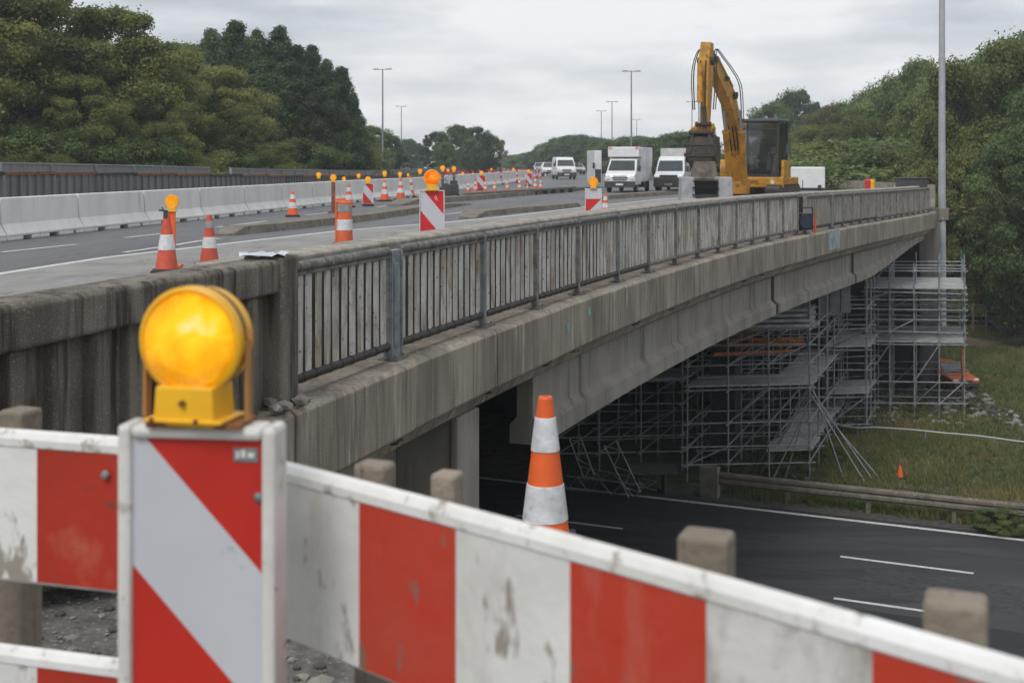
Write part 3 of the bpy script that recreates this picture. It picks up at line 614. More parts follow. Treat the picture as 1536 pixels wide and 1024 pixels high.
mb.build('reflective_face', [refl_w, refl_r2], o, fix=False); mb = MB(); mb.box((0, .02, .04), (.4, .6, .08)); mb.build('foot', rubber, o); lamp_parts(o, .165, 1.03, lens_far)
c = G(552, 309); place(mid_board(False, lens_far, .5, .9, True)(), c, R(8), label='small striped board with amber lamp beside the white concrete barrier', cat='warning board')
# lamp on an orange pole beside the near cone
def lamp_pole(h, m, r=.16, ln=None):
    def f():
        t = empty('lamp_post', (0, 0, 0)); mb = MB(); mb.box((0, 0, h/2), (.13, .07, h)); mb.box((0, 0, .03), (.34, .5, .06)); mb.build('post', m, t, bevel=.006)
        lamp_parts(t, r, h, ln or lens_far); return t
    return f
p = G(258, 402); place(lamp_pole(1.06, orange, .125)(), p, .1, label='orange pole with round amber lamp right behind the nearest red cone', cat='lamp post')
mb = MB(); q = G(248, 408)+Vector((0, -.05, 1.1)); mb.bar(q+Vector((-.1, 0, .02)), q+Vector((.06, 0, 0)), .05, .03); mb.box((q.x+.02, q.y, q.z-.06), (.07, .05, .12)); mb.bar(q+Vector((0, 0, 0)), q+Vector((-.05, 0, .07)), .02, .02); tag(mb.build('clamp', grey_p), 'small black clamp fixed on the tip of the nearest red cone', 'clamp')
lp = Maker(lamp_pole(1.08, M('soiled_red_post', (.35, .06, .03), (.1, .07, .05), 4, .7, ramp=(.45, .55)), .11))
LG = 'lamp posts along the closed lanes'
for px_, by, s_, lab in ((500, 319, 1.1, 'muddy dark red post with amber lamp left of the small orange cone'), (577, 298, 1.1, 'amber lamp post directly behind the cone right of the small striped board'),
                         (600, 297, 1.05, 'amber lamp post behind the cone left of the large striped board'), (630, 293, 1.15, 'amber lamp post half hidden by the large striped board'),
                         (664, 294, 1.3, 'red lamp post just right of the large orange-lamp board'), (681, 291, 1.25, 'red lamp post with bright lamp standing over the black boxes')):
    p = G(px_, by); lp(p, 0, s_, label=lab, group=LG, cat='lamp post')
for i, (px_, by) in enumerate(((612, 285), (672, 281), (694, 284), (737, 274), (777, 272))):
    p = G(px_, by); lp(p, 0, (.85, 1.05, .9, 1.0)[i % 4], label='%s far amber lamp post from the left among the distant cones' % ordn[i], group='far lamp posts', cat='lamp post')
for px_, z_, Y_ in ((478, 1.75, 62), (538, 1.6, 70), (516, 1.3, 66)):
    p = P(px_, 265, Y_); o = lp((p.x, p.y, -.05), 0, {478: 1.12, 538: 1.02, 516: .92}[px_], group='lamp posts behind the white barrier', cat='lamp post', label={478: 'leftmost amber lamp peeping over the white barrier by the grey fence', 538: 'red lamp post rising behind the white barrier, right of the orange one', 516: 'orange lamp post behind the white barrier between two other lamps'}[px_])
# squat orange channelizer with two pale bands
t = empty('channelizer', G(517, 368), 0, 'squat orange post with two pale bands and black base close behind the railing', 'channelizer')
mb = MB(); mb.lathe([(.2, .05), (.19, .3), (.165, 1.0), (.17, 1.02), (.12, 1.05), (.0001, 1.05)], 24); mb.build('body', M('worn_orange', (.68, .14, .04), (.5, .1, .04), 5, .5), t)
for a, b, m in ((.36, .62, refl), (.80, .98, grey_sl)): mb = MB(); mb.lathe([(.2-.03*a+.0, a), (.205-.032*a, a+.003), (.205-.032*b, b-.003), (.19-.03*b, b)], 24); mb.build('reflective_band', m, t)
mb = MB(); mb.box((0, 0, .03), (.62, .5, .06)); mb.build('base', rubber, t, bevel=.01)
mb = MB(); mb.bar((-.2, 0, .05), (-.2, 0, 1.04), .04, .1); mb.bar((-.24, 0, 1.08), (.02, 0, 1.1), .1, .06); mb.build('handle', orange, t)
# black boxes (batteries, a small machine) behind the large board
for px_, by, s_, lab in ((667, 301, 1, 'black battery box on wheels just right of the large striped board'), (679, 300, 1.15, 'taller black cable machine beside the battery box')):
    p = G(px_, by); t = empty('work_machine', p, .2, lab, 'machine', s=s_); mb = MB(); mb.box((0, 0, .45), (.5, .4, .5)); mb.box((.05, 0, .78), (.3, .3, .2)); mb.build('housing', grey_p, t, bevel=.03)
    for sx in (-.2, .2): mb = MB(); mb.tube((sx, -.25, .14), (sx, -.18, .14), .14, n=14); mb.build('wheel', rubber, t)
    mb = MB(); mb.path([(-.2, 0, .6), (-.35, 0, 1.0), (-.1, 0, 1.15), (.2, 0, 1.0)], .02); mb.build('handle', galv, t)

def guide():
    t = empty('guide_post', (0, 0, 0)); mb = MB(); mb.box((0, 0, .04), (.3, .5, .08)); mb.build('base', rubber, t)
    mb = MB()
    for k in range(5): mb.box((0, 0, .08+.2*(k+.5)), (.16, .06, .2), mi=k % 2)
    mb.build('striped_post', [refl_r2, refl_w], t); return t
gp = Maker(guide)
for i in range(22):
    u = i/21; px_ = 640+u*165+rnd.uniform(-2, 2); p = G(px_, 284-u*17+(i % 3)*2.2); gp(p, rnd.uniform(-.3, .3), 1.15, '%s red and white striped post from the left in the far closed lane' % ordn[i], 'striped guide posts', 'guide post')
mk = Maker(mid_board(False, lens_far, .6, .9, True))
for px_, by, lab in ((722, 285, 'small striped board with lamp left of the row of cones middle'), (793, 279, 'small striped board with lamp at the right end of the cone cluster'), (770, 272, 'farther striped board with lamp inside the cone cluster')): mk(G(px_, by), .1, 1.0, lab, 'small far striped boards', 'warning board')

# ------------------------------------------------------------------ foreground barricade
def barrier(name, A, B, zt, h, stripe, first, phase, label, mw=board_w, mr=board_r, th=.024, mats=None, bow=0.0):
    A = Vector(A); B = Vector(B); L_ = (B-A).length; d = (B-A)/L_; Nn = Vector((d.y, -d.x, 0)); ang = math.atan2(d.y, d.x)
    t = empty(name, (A.x, A.y, 0), ang, label, 'barrier')
    mb = MB(); n = 24
    def zz(u): return bow*math.sin(math.pi*u)
    prof = [(-th/2, -h+.012), (-th/2+.006, -h), (th/2-.006, -h), (th/2, -h+.012), (th/2+.006, -.012), (th/2-.002, -.002), (0, .004), (-th/2+.002, -.002), (-th/2-.006, -.014), (-th/2-.006, -.03), (-th/2, -.036)]
    vs = []
    for i in range(n+1):
        for (y_, z_) in prof: vs.append((L_*i/n, y_, zt+z_+zz(i/n)))
    k = len(prof); fs = [(i*k+j, i*k+(j+1) % k, (i+1)*k+(j+1) % k, (i+1)*k+j) for i in range(n) for j in range(k)]+[list(range(k)), list(range(n*k, n*k+k))]
    mb.add(vs, fs); mb.build('board', rim_w, t)
    mb = MB(); x = phase; i = first
    sgn = -1
    while x < L_:
        a, b = max(x, 0.005), min(x+stripe, L_-.005)
        if b > a:
            for q in range(3):
                u0, u1 = a+(b-a)*q/3, a+(b-a)*(q+1)/3; y_ = -th/2-.003
                mb.add([(u0, y_, zt-h+.008+zz(u0/L_)), (u1, y_, zt-h+.008+zz(u1/L_)), (u1, y_, zt-.017+zz(u1/L_)), (u0, y_, zt-.017+zz(u0/L_))], [(0, 1, 2, 3)], (mats or {}).get(i, i % 2))
        x += stripe; i += 1
    mb.build('striped_face', [mw, mr, board_dirty], t, fix=False); return t
ZT = CZ-.612+.02
def ub(A, B, px):
    k = (px-768)/FP; d = B-A; t_ = (k*A.y-A.x)/(d.x-k*d.y); return t_*d.xy.length
Ax, Bx = P(425, 0, 2.52), P(1660, 0, 1.445)
barrier('striped_barrier', (Ax.x, Ax.y, 0), (Bx.x, Bx.y, 0), ZT-.006, .345, .2568, 0, ub(Ax, Bx, 548)-.2568, 'long red and white striped barrier plank sloping across the right foreground', mats={4: 2}, bow=.006)
Al, Bl = P(-120, 0, 2.86), P(210, 0, 2.70)
tl = barrier('striped_barrier', (Al.x, Al.y, 0), (Bl.x, Bl.y, 0), ZT-.0, .33, .255, 0, ub(Al, Bl, 62)-.255, 'upper red and white plank left of the lamp board', mr=board_rl)
mb = MB(); mb.lathe([(.01, 0), (.008, .005), (.0001, .007)], 14, mtx=Matrix.Translation(((P(167, 0, 2.72)-Al).xy.length, -.022, ZT-.075)) @ Matrix.Rotation(R(90), 4, 'X')); mb.build('bolt', galv, tl)
barrier('striped_barrier', (Al.x, Al.y, 0), (Bl.x, Bl.y, 0), ZT-.475, .33, .255, 0, ub(Al, Bl, 62)-.255, 'lower red and white plank under the upper one at the left edge', mr=board_rl)
posts = [(24, 616, .075, .075, 'grey wooden post at the left edge behind the upper striped plank'), (560, 698, .07, .06, 'wooden post behind the long striped plank, nearest to the lamp board'), (670, 713, .053, .055, 'thinnest wooden post behind the long striped plank, second from the lamp board'), (1064, 806, .085, .07, 'wooden post right of the tall cone behind the long striped plank'), (1445, 905, .085, .07, 'rightmost wooden post behind the long striped plank')]
for px_, py_, wd_, dp_, lab in posts:
    Yp = .61*FP/(py_-HY); p = P(px_, py_, Yp); mb = MB()
    mb.box((0, 0, (p.z)/2), (wd_, dp_, p.z)); o = mb.build('wooden_post', wood, None, loc=(p.x, p.y+.03, 0), bevel=.009); o.rotation_euler.z = R(-22); tag(o, lab, 'post', 'posts behind the striped planks')

# rubble and leaves on the verge (uncountable small stones) and a few slabs
mb = MB()
for i in range(900):
    x, y = rnd.uniform(-3.0, .6), rnd.uniform(3.6, 6.3); rock(mb, (x, y, terr(x, y)+.01), rnd.choice((.008, .012, .02, .03)), rnd.choice((0, 0, 1)))
for i in range(40): rock(mb, (rnd.uniform(-2.9, -.4), rnd.uniform(4.2, 6.6), .02), rnd.uniform(.04, .09), rnd.choice((0, 1)))
tag(mb.build('rubble', [stone, stone_d]), kind='stuff', label='loose stones and concrete crumbs on the verge under the planks', cat='rubble')
mb = MB()
for (c, d_, a) in (((-2.55, 6.0, .09), (1.3, .5, .18), .35), ((-1.9, 5.9, .2), (.9, .4, .1), .5)): mb.box(c, d_, rz=a)
tag(mb.build('concrete_slab', aggregate, bevel=.02), 'broken concrete step lying behind the left planks', 'slab')
mb = MB()
for i in range(110): y = rnd.uniform(11.3, 19); p = off_pt(y, rnd.uniform(-.84, -.52)); rock(mb, (p.x, p.y, 1.04), rnd.uniform(.008, .028), 0, .5)
for i in range(26): p = off_pt(rnd.uniform(12.0, 13.6), rnd.uniform(-.84, -.6)); rock(mb, (p.x, p.y, 1.05), rnd.uniform(.02, .05), 1, .4)
tag(mb.build('debris', [stone, M('dead_leaves', (.22, .17, .07), (.12, .1, .05), 9, .9)]), kind='stuff', label='crumbs and dead leaves on top of the upstand wall', cat='debris')
p, T, N = frame_at(11.0); mb = MB()
g = 9
vs = [(p.x-.2+.055*i+rnd.uniform(-.01, .01), p.y-.1+.04*j_+rnd.uniform(-.01, .01), 1.178+.03*math.sin(i*1.3+j_)*.5+rnd.uniform(0, .03)) for j_ in range(7) for i in range(8)]
mb.add(vs, [(j_*8+i, j_*8+i+1, j_*8+i+9, j_*8+i+8) for j_ in range(6) for i in range(7)], 0, True)
tag(mb.build('crumpled_bag', M('bag_white', (.6, .63, .67), (.45, .48, .52), 14, .5, bump=.6, bscale=30)), 'crumpled white plastic bag on the end of the pebbly wall', 'bag')
mb = MB()
for i in range(5): p2 = off_pt(10.75+.12*i, rnd.uniform(.05, .3)); rock(mb, (p2.x, p2.y, -.08), rnd.uniform(.05, .1), 0, .6)
tag(mb.build('rubble', [stone]), kind='stuff', label='broken concrete pieces at the foot of the first railing post', cat='rubble')

# ------------------------------------------------------------------ white concrete barrier
bpts = [(-170, 381), (0, 361), (156, 343.5), (289, 330), (400, 318), (488, 308), (543, 302), (624, 295), (680, 287), (735, 279), (790, 271)]
bl = [G(*p) for p in bpts]; cum = [0]
for a, b in zip(bl, bl[1:]): cum.append(cum[-1]+(b-a).length)
def bpos(s): return Vector((np.interp(s, cum, [p.x for p in bl]), np.interp(s, cum, [p.y for p in bl]), 0))
def jersey():
    L_ = 3.93; pr = [(-.31, .1), (-.31, .16), (-.15, .42), (-.1, 1.08), (.1, 1.08), (.15, .42), (.31, .16), (.31, .1)]
    mb = MB(); n = len(pr); vs = [(x, y, z) for x in (-L_/2, L_/2) for y, z in pr]
    mb.add(vs, [(j_, (j_+1) % n, n+(j_+1) % n, n+j_) for j_ in range(n)]+[list(range(n))[::-1], list(range(n, 2*n))])
    for xc, wd_ in ((-1.6, .76), (-.35, .9), (1.0, .8), (1.75, .45)): mb.box((xc, 0, .05), (wd_, .62, .102))
    return mb.build('concrete_barrier', conc_white, bevel=.025)
jm = Maker(jersey); s_ = cum[1]-12.2; i = 0
sis = []
while s_+2 < cum[-1]:
    p = bpos(s_); q = bpos(s_+4); ang = math.atan2((q-p).y, (q-p).x); m_ = (p+q)/2; px_ = 768+FP*m_.x/m_.y; sis.append((m_, ang, px_)); s_ += 4.0
vis = 0
for m_, ang, px_ in sis:
    if px_ < -140: continue
    if vis < 28: lab = '%s pale concrete barrier segment counted from the left edge of the photo' % ordn[vis]
    else: lab = 'far pale concrete barrier segment near the cluster of cones'
    vis += 1; jm(m_, ang, 1.0, lab, 'segments of the pale concrete barrier', 'concrete barrier')
# low steel rail on feet across the deck
t = empty('low_steel_rail', (0, 0, 0), label='low grey steel rail on short black feet in front of the row of cones', cat='rail')
a, b = G(695, 300), G(862, 288); mb = MB(); mb.bar(a+Vector((0, 0, .3)), b+Vector((0, 0, .3)), .18, .12); mb.build('beam', M('dull_rail', (.22, .215, .2), (.13, .125, .115), 3, .8), t)
for k in range(11): q = a.lerp(b, (k+.5)/11); mb = MB(); mb.box((q.x, q.y, .12), (.3, .14, .24)); mb.build('foot', dark, t)

# ------------------------------------------------------------------ grey wall with rusty rail, fence above, on the far left
t = empty('boundary_wall', (0, 0, 0), label='grey panel wall with rusty rail behind the pale concrete barrier', cat='wall')
wl = [P(-160, 0, 34), P(0, 0, 38), P(200, 0, 46), P(400, 0, 60), P(560, 0, 85), P(640, 0, 120), P(700, 0, 190)]
for q in wl: q.z = 0
def zt_w(Y): return float(np.interp(Y, [34, 38, 46, 60, 85, 190], [1.6, 1.58, 1.47, 1.24, .95, .8]))
def along(line, step):
    out = []; 
    for a, b in zip(line, line[1:]):
        L_ = (b-a).length; n = max(1, round(L_/step)); out += [a.lerp(b, k/n) for k in range(n)]
    return out+[line[-1]]
pp = along(wl, 3.2)
for i, (a, b) in enumerate(zip(pp, pp[1:])):
    mb = MB(); A = a.copy(); B = b.copy(); A.z = B.z = zt_w(a.y)/2-.05; mb.bar(A, B, .12, zt_w(a.y)+.1); mb.build('wall_panel', wallgrey, t)
    mb = MB(); n_ = 6
    if i < 22:
        for k in range(n_): q = a.lerp(b, k/n_); mb.box((q.x+.1*.9, q.y-.04, zt_w(a.y)/2), (.09 if k else .16, .1, zt_w(a.y)))
        mb.build('rib', wallgrey, t)
    mb = MB(); A.z = B.z = zt_w(a.y)+.05; mb.bar(A+Vector((.05, 0, 0)), B+Vector((.05, 0, 0)), .2, .09); mb.build('rail', rust if i % 3 else dark, t)
t = empty('metal_fence', (0, 0, 0), label='long grey sheet metal fence in front of the left trees', cat='fence')
fl = [P(-170, 0, 39), P(0, 0, 43), P(200, 0, 53), P(400, 0, 70), P(560, 0, 100), P(650, 0, 150), P(700, 0, 215)]
for q in fl: q.z = 0
def ztf(Y): return float(np.interp(Y, [39, 43, 55, 70, 100, 215], [1.97, 1.95, 1.8, 1.55, 1.25, 1.1]))
fm = M('fence_sheet', (.24, .245, .245), (.17, .175, .175), 3, .7, stretch=(4, 4, .2), world=True)
pp = along(fl, 3.0)
for i, (a, b) in enumerate(zip(pp, pp[1:])):
    if i == 7: continue
    za = ztf(a.y); zb_ = ztf(b.y)
    A = Vector((a.x, a.y, za*.5)); B = Vector((b.x, b.y, zb_*.5)); mb = MB(); mb.bar(A, B, .04, za-.02); mb.build('fence_panel', fm, t)
    mb = MB(); mb.bar(Vector((a.x, a.y, za)), Vector((b.x, b.y, zb_)), .12, .05); mb.build('top_rail', M('fence_cap', (.34, .34, .33), (.26, .26, .25), 3, .6), t)
    mb = MB(); mb.box((a.x+.04, a.y-.04, za/2), (.09, .09, za)); mb.build('post', M('fence_post', (.27, .275, .28), (.2, .2, .2), 3, .6), t)

# ------------------------------------------------------------------ street lamps
def lamp_two(h=12.5):
    def f():
        t = empty('street_lamp', (0, 0, 0)); mb = MB(); mb.tube((0, 0, 0), (0, 0, h), .13, .07, n=12); mb.tube((0, 0, 0), (0, 0, 1.2), .17, .16, n=12); mb.build('pole', pole_m, t)
        mb = MB(); mb.tube((-.5, 0, h), (.5, 0, h), .04, n=8); mb.build('arm', pole_m, t)
        for sx in (-1, 1): mb = MB(); mb.box((sx*.75, 0, h+.03), (.75, .3, .12), tap=.7); mb.build('lamp_head', dark2, t, bevel=.03)
        return t
    return f
pole_m = M('lamp_pole_grey', (.25, .265, .285), (.2, .21, .225), 3, .6, .2); dark2 = M('lamp_head_grey', (.12, .125, .135), rough=.6)
lm = Maker(lamp_two())
for px_, ty, lab in ((574, 103, 'tallest twin-headed street lamp left of centre beside the left trees'), (602, 159, 'shorter twin-headed street lamp just right of the tall left one'),
                     (947, 106, 'tallest twin-headed street lamp above the white box truck'), (918, 152, 'street lamp immediately left of the tall one above the truck'), (902, 166, 'leftmost of the street lamps above the truck'),
                     (955, 179, 'smallest street lamp immediately right of the tall one above the truck'), (1038, 152, 'faint street lamp partly behind the excavator arm')):
    Y_ = 10.55*FP/(HY-ty); lm(((px_-768)*Y_/FP, Y_, -.05), rnd.uniform(-.2, .2), 1, lab, 'twin-headed street lamps', 'street lamp')
p = P(1413, 320, 62.5); t = empty('street_lamp', (p.x, p.y, -.9), 0, 'thick pale lamp column at the far right end of the bridge', 'street lamp')
mb = MB(); mb.tube((0, 0, -8.1), (0, 0, 14), .215, .13, n=18); mb.build('pole', M('pale_column', (.4, .42, .44), (.33, .35, .365), 2, .5, .2), t)
mb = MB(); mb.tube((0, 0, 14), (-1.6, 0, 14.4), .06, n=8); mb.box((-1.9, 0, 14.42), (.8, .3, .14)); mb.build('lamp_head', dark2, t)
mb = MB(); mb.box((0, 0, .3), (.5, .5, .6)); mb.build('base', concrete, t, bevel=.03)

# ------------------------------------------------------------------ vehicles (front faces -y)
def wheel(t, x, y, r, wd=.22):
    mb = MB(); A = Matrix.Translation((x, y, r)) @ Matrix.Rotation(R(90), 4, 'Y')
    mb.lathe([(r*.62, -wd/2), (r*.93, -wd/2), (r, -wd*.36), (r, wd*.36), (r*.93, wd/2), (r*.62, wd/2)], 22, mtx=A); o = mb.build('wheel', rubber, t)
    mb = MB(); mb.lathe([(r*.62, -wd/2+.01), (r*.5, -wd*.3), (r*.15, -wd*.34), (.0001, -wd*.34)], 16, mtx=A); mb.lathe([(r*.62, wd/2-.01), (r*.5, wd*.3), (r*.15, wd*.34), (.0001, wd*.34)], 16, mtx=A); mb.build('rim', galv, o)
def hull(prof, W, top_in=.0, zr=(0, 1), mi=0):            # side profile (y,z) extruded across the width, leaning in towards the top
    mb = MB(); n = len(prof); hw = lambda z: W/2-top_in*min(max((z-zr[0])/(zr[1]-zr[0]), 0), 1)
    vs = [(-hw(z), y, z) for y, z in prof]+[(hw(z), y, z) for y, z in prof]
    mb.add(vs, [list(range(n)), list(range(2*n-1, n-1, -1))]+[(i, n+i, n+(i+1) % n, (i+1) % n) for i in range(n)], mi); return mb
def quad_part(name, pts, m, t, th=.012):
    a = [Vector(p) for p in pts]; n_ = (a[1]-a[0]).cross(a[2]-a[1]).normalized(); mb = MB(); k = len(a)
    mb.add([p+n_*th for p in a]+[p-n_*th for p in a], [list(range(k)), list(range(2*k-1, k-1, -1))]+[(i, k+i, k+(i+1) % k, (i+1) % k) for i in range(k)]); return mb.build(name, m, t)
def van_front(t, W, zb_, paintm, dark_bumper=True, hood=1.25, wsb=1.45, wst=2.05, yh=0, yw=.55, yt=1.15):
    # grille, lights, bumper, windscreen, plate, mirrors
    mb = MB(); mb.box((0, yh-.05, zb_+.22), (W*.98, .25, .42)); mb.box((0, yh-.19, zb_+.30), (W*.5, .03, .13)); mb.build('bumper', grey_p, t, bevel=.05)
    mb = MB(); mb.box((0, yh-.035, hood-.24), (W*.5, .05, .05)); mb.box((0, yh-.035, hood-.36), (W*.44, .05, .05)); mb.box((0, yh-.04, hood-.13), (W*.46, .04, .03)); mb.build('grille', grey_p, t)
    for sx in (-1, 1):
        mb = MB(); mb.box((sx*W*.41, yh+.0, hood-.22), (W*.13, .14, .3)); mb.build('headlight', headl, t, bevel=.03)
        mb = MB(); mb.box((sx*W*.46, yh+.02, hood-.12), (W*.05, .16, .14)); mb.build('indicator', amberlight, t, bevel=.02)
        mb = MB(); mb.box((sx*(W/2+.16), yw+.05, wsb+.12), (.18, .12, .38)); mb.bar((sx*(W/2-.02), yw+.1, wsb+.0), (sx*(W/2+.14), yw+.06, wsb+.02), .05, .05); mb.build('mirror', grey_p, t, bevel=.03)
    mb = MB(); mb.box((0, yh-.2, zb_+.22), (.5, .02, .12)); mb.build('number_plate', rim_w, t)
    quad_part('windscreen', [(-W*.43, yw-.02, wsb), (W*.43, yw-.02, wsb), (W*.385, yt-.02, wst), (-W*.385, yt-.02, wst)], glass_d, t, .025)
    mb = MB(); mb.bar((-W*.3, yw-.05, wsb+.02), (W*.05, yw+.1, wsb+.16), .02, .02); mb.build('wiper', grey_p, t)
def box_truck():
    t = empty('box_truck', (0, 0, 0)); W = 2.05
    pr = [(0, .5), (-.02, 1.0), (.1, 1.22), (.5, 1.42), (1.15, 2.15), (1.5, 2.3), (2.2, 2.32), (2.2, .5)]
    hull(pr, W, .13, (1.2, 2.3)).build('cab', white_p, t, bevel=.05)
    van_front(t, W, .32, white_p, hood=1.22, wsb=1.47, wst=2.1, yw=.52, yt=1.1)
    mb = MB(); mb.box((0, 4.1, 1.85), (2.2, 4.1, 2.3)); bx_ = mb.build('cargo_box', white_p, t, bevel=.03)
    mb = MB(); mb.box((0, 1.62, 2.68), (2.12, .9, .68)); mb.build('wind_deflector', white_p, t, bevel=.06)
    for sx in (-1, 1): mb = MB(); mb.box((sx*.9, 1.16, 2.95), (.2, .06, .08)); mb.build('marker_light', redlight, bx_)
    mb = MB(); mb.box((1.105, 4.1, 1.8), (.02, 1.2, 2.0)); mb.box((1.12, 3.6, 1.7), (.03, .05, .2)); mb.build('side_door', M('door_white', (.6, .61, .62), (.52, .52, .52), 3, .4), bx_)
    mb = MB(); mb.box((0, 3.6, .55), (1.0, 5, .2)); mb.box((0, 4.2, .45), (2.0, 1.4, .3)); mb.build('chassis', grey_p, t)
    for sx in (-1, 1):
        quad_part('side_window', [(sx*1.0, .95, 1.5), (sx*1.0, 1.9, 1.5), (sx*.92, 1.9, 2.1), (sx*.93, 1.35, 2.1)], glass_d, t, .02)
        wheel(t, sx*.9, .85, .37); wheel(t, sx*.9, 5.1, .37)
    return t
def van(W=2.0, H=2.3, L_=5.2, m=None, name='delivery_van'):
    def f():
        t = empty(name, (0, 0, 0)); pr = [(0, .4), (-.03, .95), (.1, 1.12), (.65, 1.28), (1.3, H-.25), (1.7, H-.03), (L_-.3, H), (L_, H-.2), (L_, .4)]
        hull(pr, W, .14, (1.1, H)).build('body', m or white_p, t, bevel=.06)
        van_front(t, W, .26, white_p, hood=1.14, wsb=1.36, wst=H-.32, yw=.7, yt=1.22)
        for sx in (-1, 1):
            quad_part('side_window', [(sx*(W/2-.01), 1.1, 1.35), (sx*(W/2-.01), 2.1, 1.35), (sx*(W/2-.1), 2.1, H-.35), (sx*(W/2-.1), 1.5, H-.35)], glass_d, t, .02)
            wheel(t, sx*(W/2-.1), .95, .35); wheel(t, sx*(W/2-.1), L_-1.0, .35)
        return t
    return f
def car(m, name='car'):
    def f():
        t = empty(name, (0, 0, 0)); W = 1.78
        pr = [(0, .3), (-.03, .62), (.08, .76), (1.0, .94), (1.75, 1.42), (2.6, 1.47), (3.6, 1.4), (4.2, .98), (4.3, .35)]
        hull(pr, W, .2, (.9, 1.45)).build('body', m, t, bevel=.05)
        quad_part('windscreen', [(-W*.42, 1.03, 1.0), (W*.42, 1.03, 1.0), (W*.34, 1.7, 1.42), (-W*.34, 1.7, 1.42)], glass_d, t, .025)
        mb = MB(); mb.box((0, -.03, .4), (W*.96, .18, .2)); mb.build('bumper', grey_p, t, bevel=.03); mb = MB(); mb.box((0, -.03, .62), (.8, .06, .1)); mb.build('grille', grey_p, t)
        for sx in (-1, 1):
            mb = MB(); mb.box((sx*.68, .02, .68), (.32, .14, .14)); mb.build('headlight', headl, t, bevel=.03)
            mb = MB(); mb.box((sx*(W/2+.07), 1.35, 1.0), (.16, .1, .12)); mb.build('mirror', m, t, bevel=.03)
            quad_part('side_window', [(sx*(W/2-.03), 1.5, 1.0), (sx*(W/2-.03), 3.6, 1.0), (sx*(W/2-.17), 3.3, 1.36), (sx*(W/2-.17), 1.95, 1.38)], glass_d, t, .02)
            wheel(t, sx*(W/2-.1), .8, .31, .2); wheel(t, sx*(W/2-.1), 3.4, .31, .2)
        return t
    return f
p = G(930, 289); bt = place(box_truck(), p, R(-16), .97, 'white box truck with red roof lights facing the camera, left of the second van', cat='truck')
p = G(905, 287); t = empty('box_truck', p+Vector((-.15, 3, 0)), R(4), 'white lorry almost hidden behind the left side of the box truck', 'truck'); mb = MB(); mb.box((0, 2, 1.65), (.5, 4, 2.2)); mb.build('cargo_box', white_p, t, bevel=.03); mb = MB(); mb.box((-.32, -.1, 1.7), (.14, .1, .4)); mb.build('mirror', grey_p, t); mb = MB(); mb.box((0, .02, 1.0), (.4, .1, .9)); mb.build('bumper', grey_p, t)
wheel(t, -.2, .6, .4)
p = G(1003, 287); t = place(van(2.0, 2.35, 3.2, name='delivery_truck')(), p+Vector((0, 0, 0)), R(-15), 1, 'white delivery truck with black bumper between the box truck and the excavator', cat='truck')
mb = MB(); mb.box((0, -.06, .62), (1.98, .3, .62)); mb.box((0, -.1, 1.0), (1.2, .2, .2)); mb.build('front_trim', dark, t, bevel=.06)
mb = MB(); mb.box((.15, 5.2, 1.8), (2.3, 4.2, 2.2)); mb.build('cargo_box', M('dirty_white_box', (.5, .5, .49), (.36, .35, .33), 2, .6), t, bevel=.03)
mb = MB(); mb.box((0, 4.5, .6), (1.4, 5, .3)); mb.build('chassis', grey_p, t); wheel(t, .95, 6, .38); wheel(t, -.85, 6, .38)
vg = 'vans and cars coming along the far road'
p = G(850, 269); place(van(2.0, 2.25, 4.9)(), p, R(5), 1.1, 'white van with dark windscreen leading the distant traffic', vg, 'van')
cm = Maker(car(white_p)); cs = Maker(car(M('car_silver', (.42, .43, .44), rough=.35, metal=.3)))
cm(G(826, 264.5), R(2), 1.25, 'white car just left of the leading distant van', vg, 'car')
cs(G(812, 261.5), R(0), 1.25, 'silver car farthest left in the distant queue', vg, 'car'); cm(G(836, 260), R(0), 1.2, 'white car behind the leading van, mostly hidden', vg, 'car')
cs(G(868, 262), R(6), 1.2, 'silver car right behind the leading distant van', vg, 'car'); cs(G(880, 257), R(6), 1.2, 'last small dark car visible right of the distant van', vg, 'car')
p = P(1212, 270, 78); t = empty('box_trailer', (p.x, p.y, .05), R(-14), 'plain white box trailer parked right of the excavator', 'trailer')
mb = MB(); mb.box((0, 0, .95), (2.05, 1.9, 1.3)); mb.build('box', white_p, t, bevel=.06); mb = MB(); mb.box((0, 0, .24), (1.9, 1.6, .12)); mb.bar((-.3, -.97, .35), (-.3, -.97, .8), .04, .04); mb.build('chassis', grey_p, t); wheel(t, -.7, -.8, .28); wheel(t, .7, -.8, .28)
p = G(1430, 606, LOW); oc = place(car(orange_p)(), (p.x+1.0, p.y+1.2, terr(p.x+1.0, p.y+1.2)+.02), R(14), .8, 'small orange car half hidden behind the right scaffold tower', cat='car')

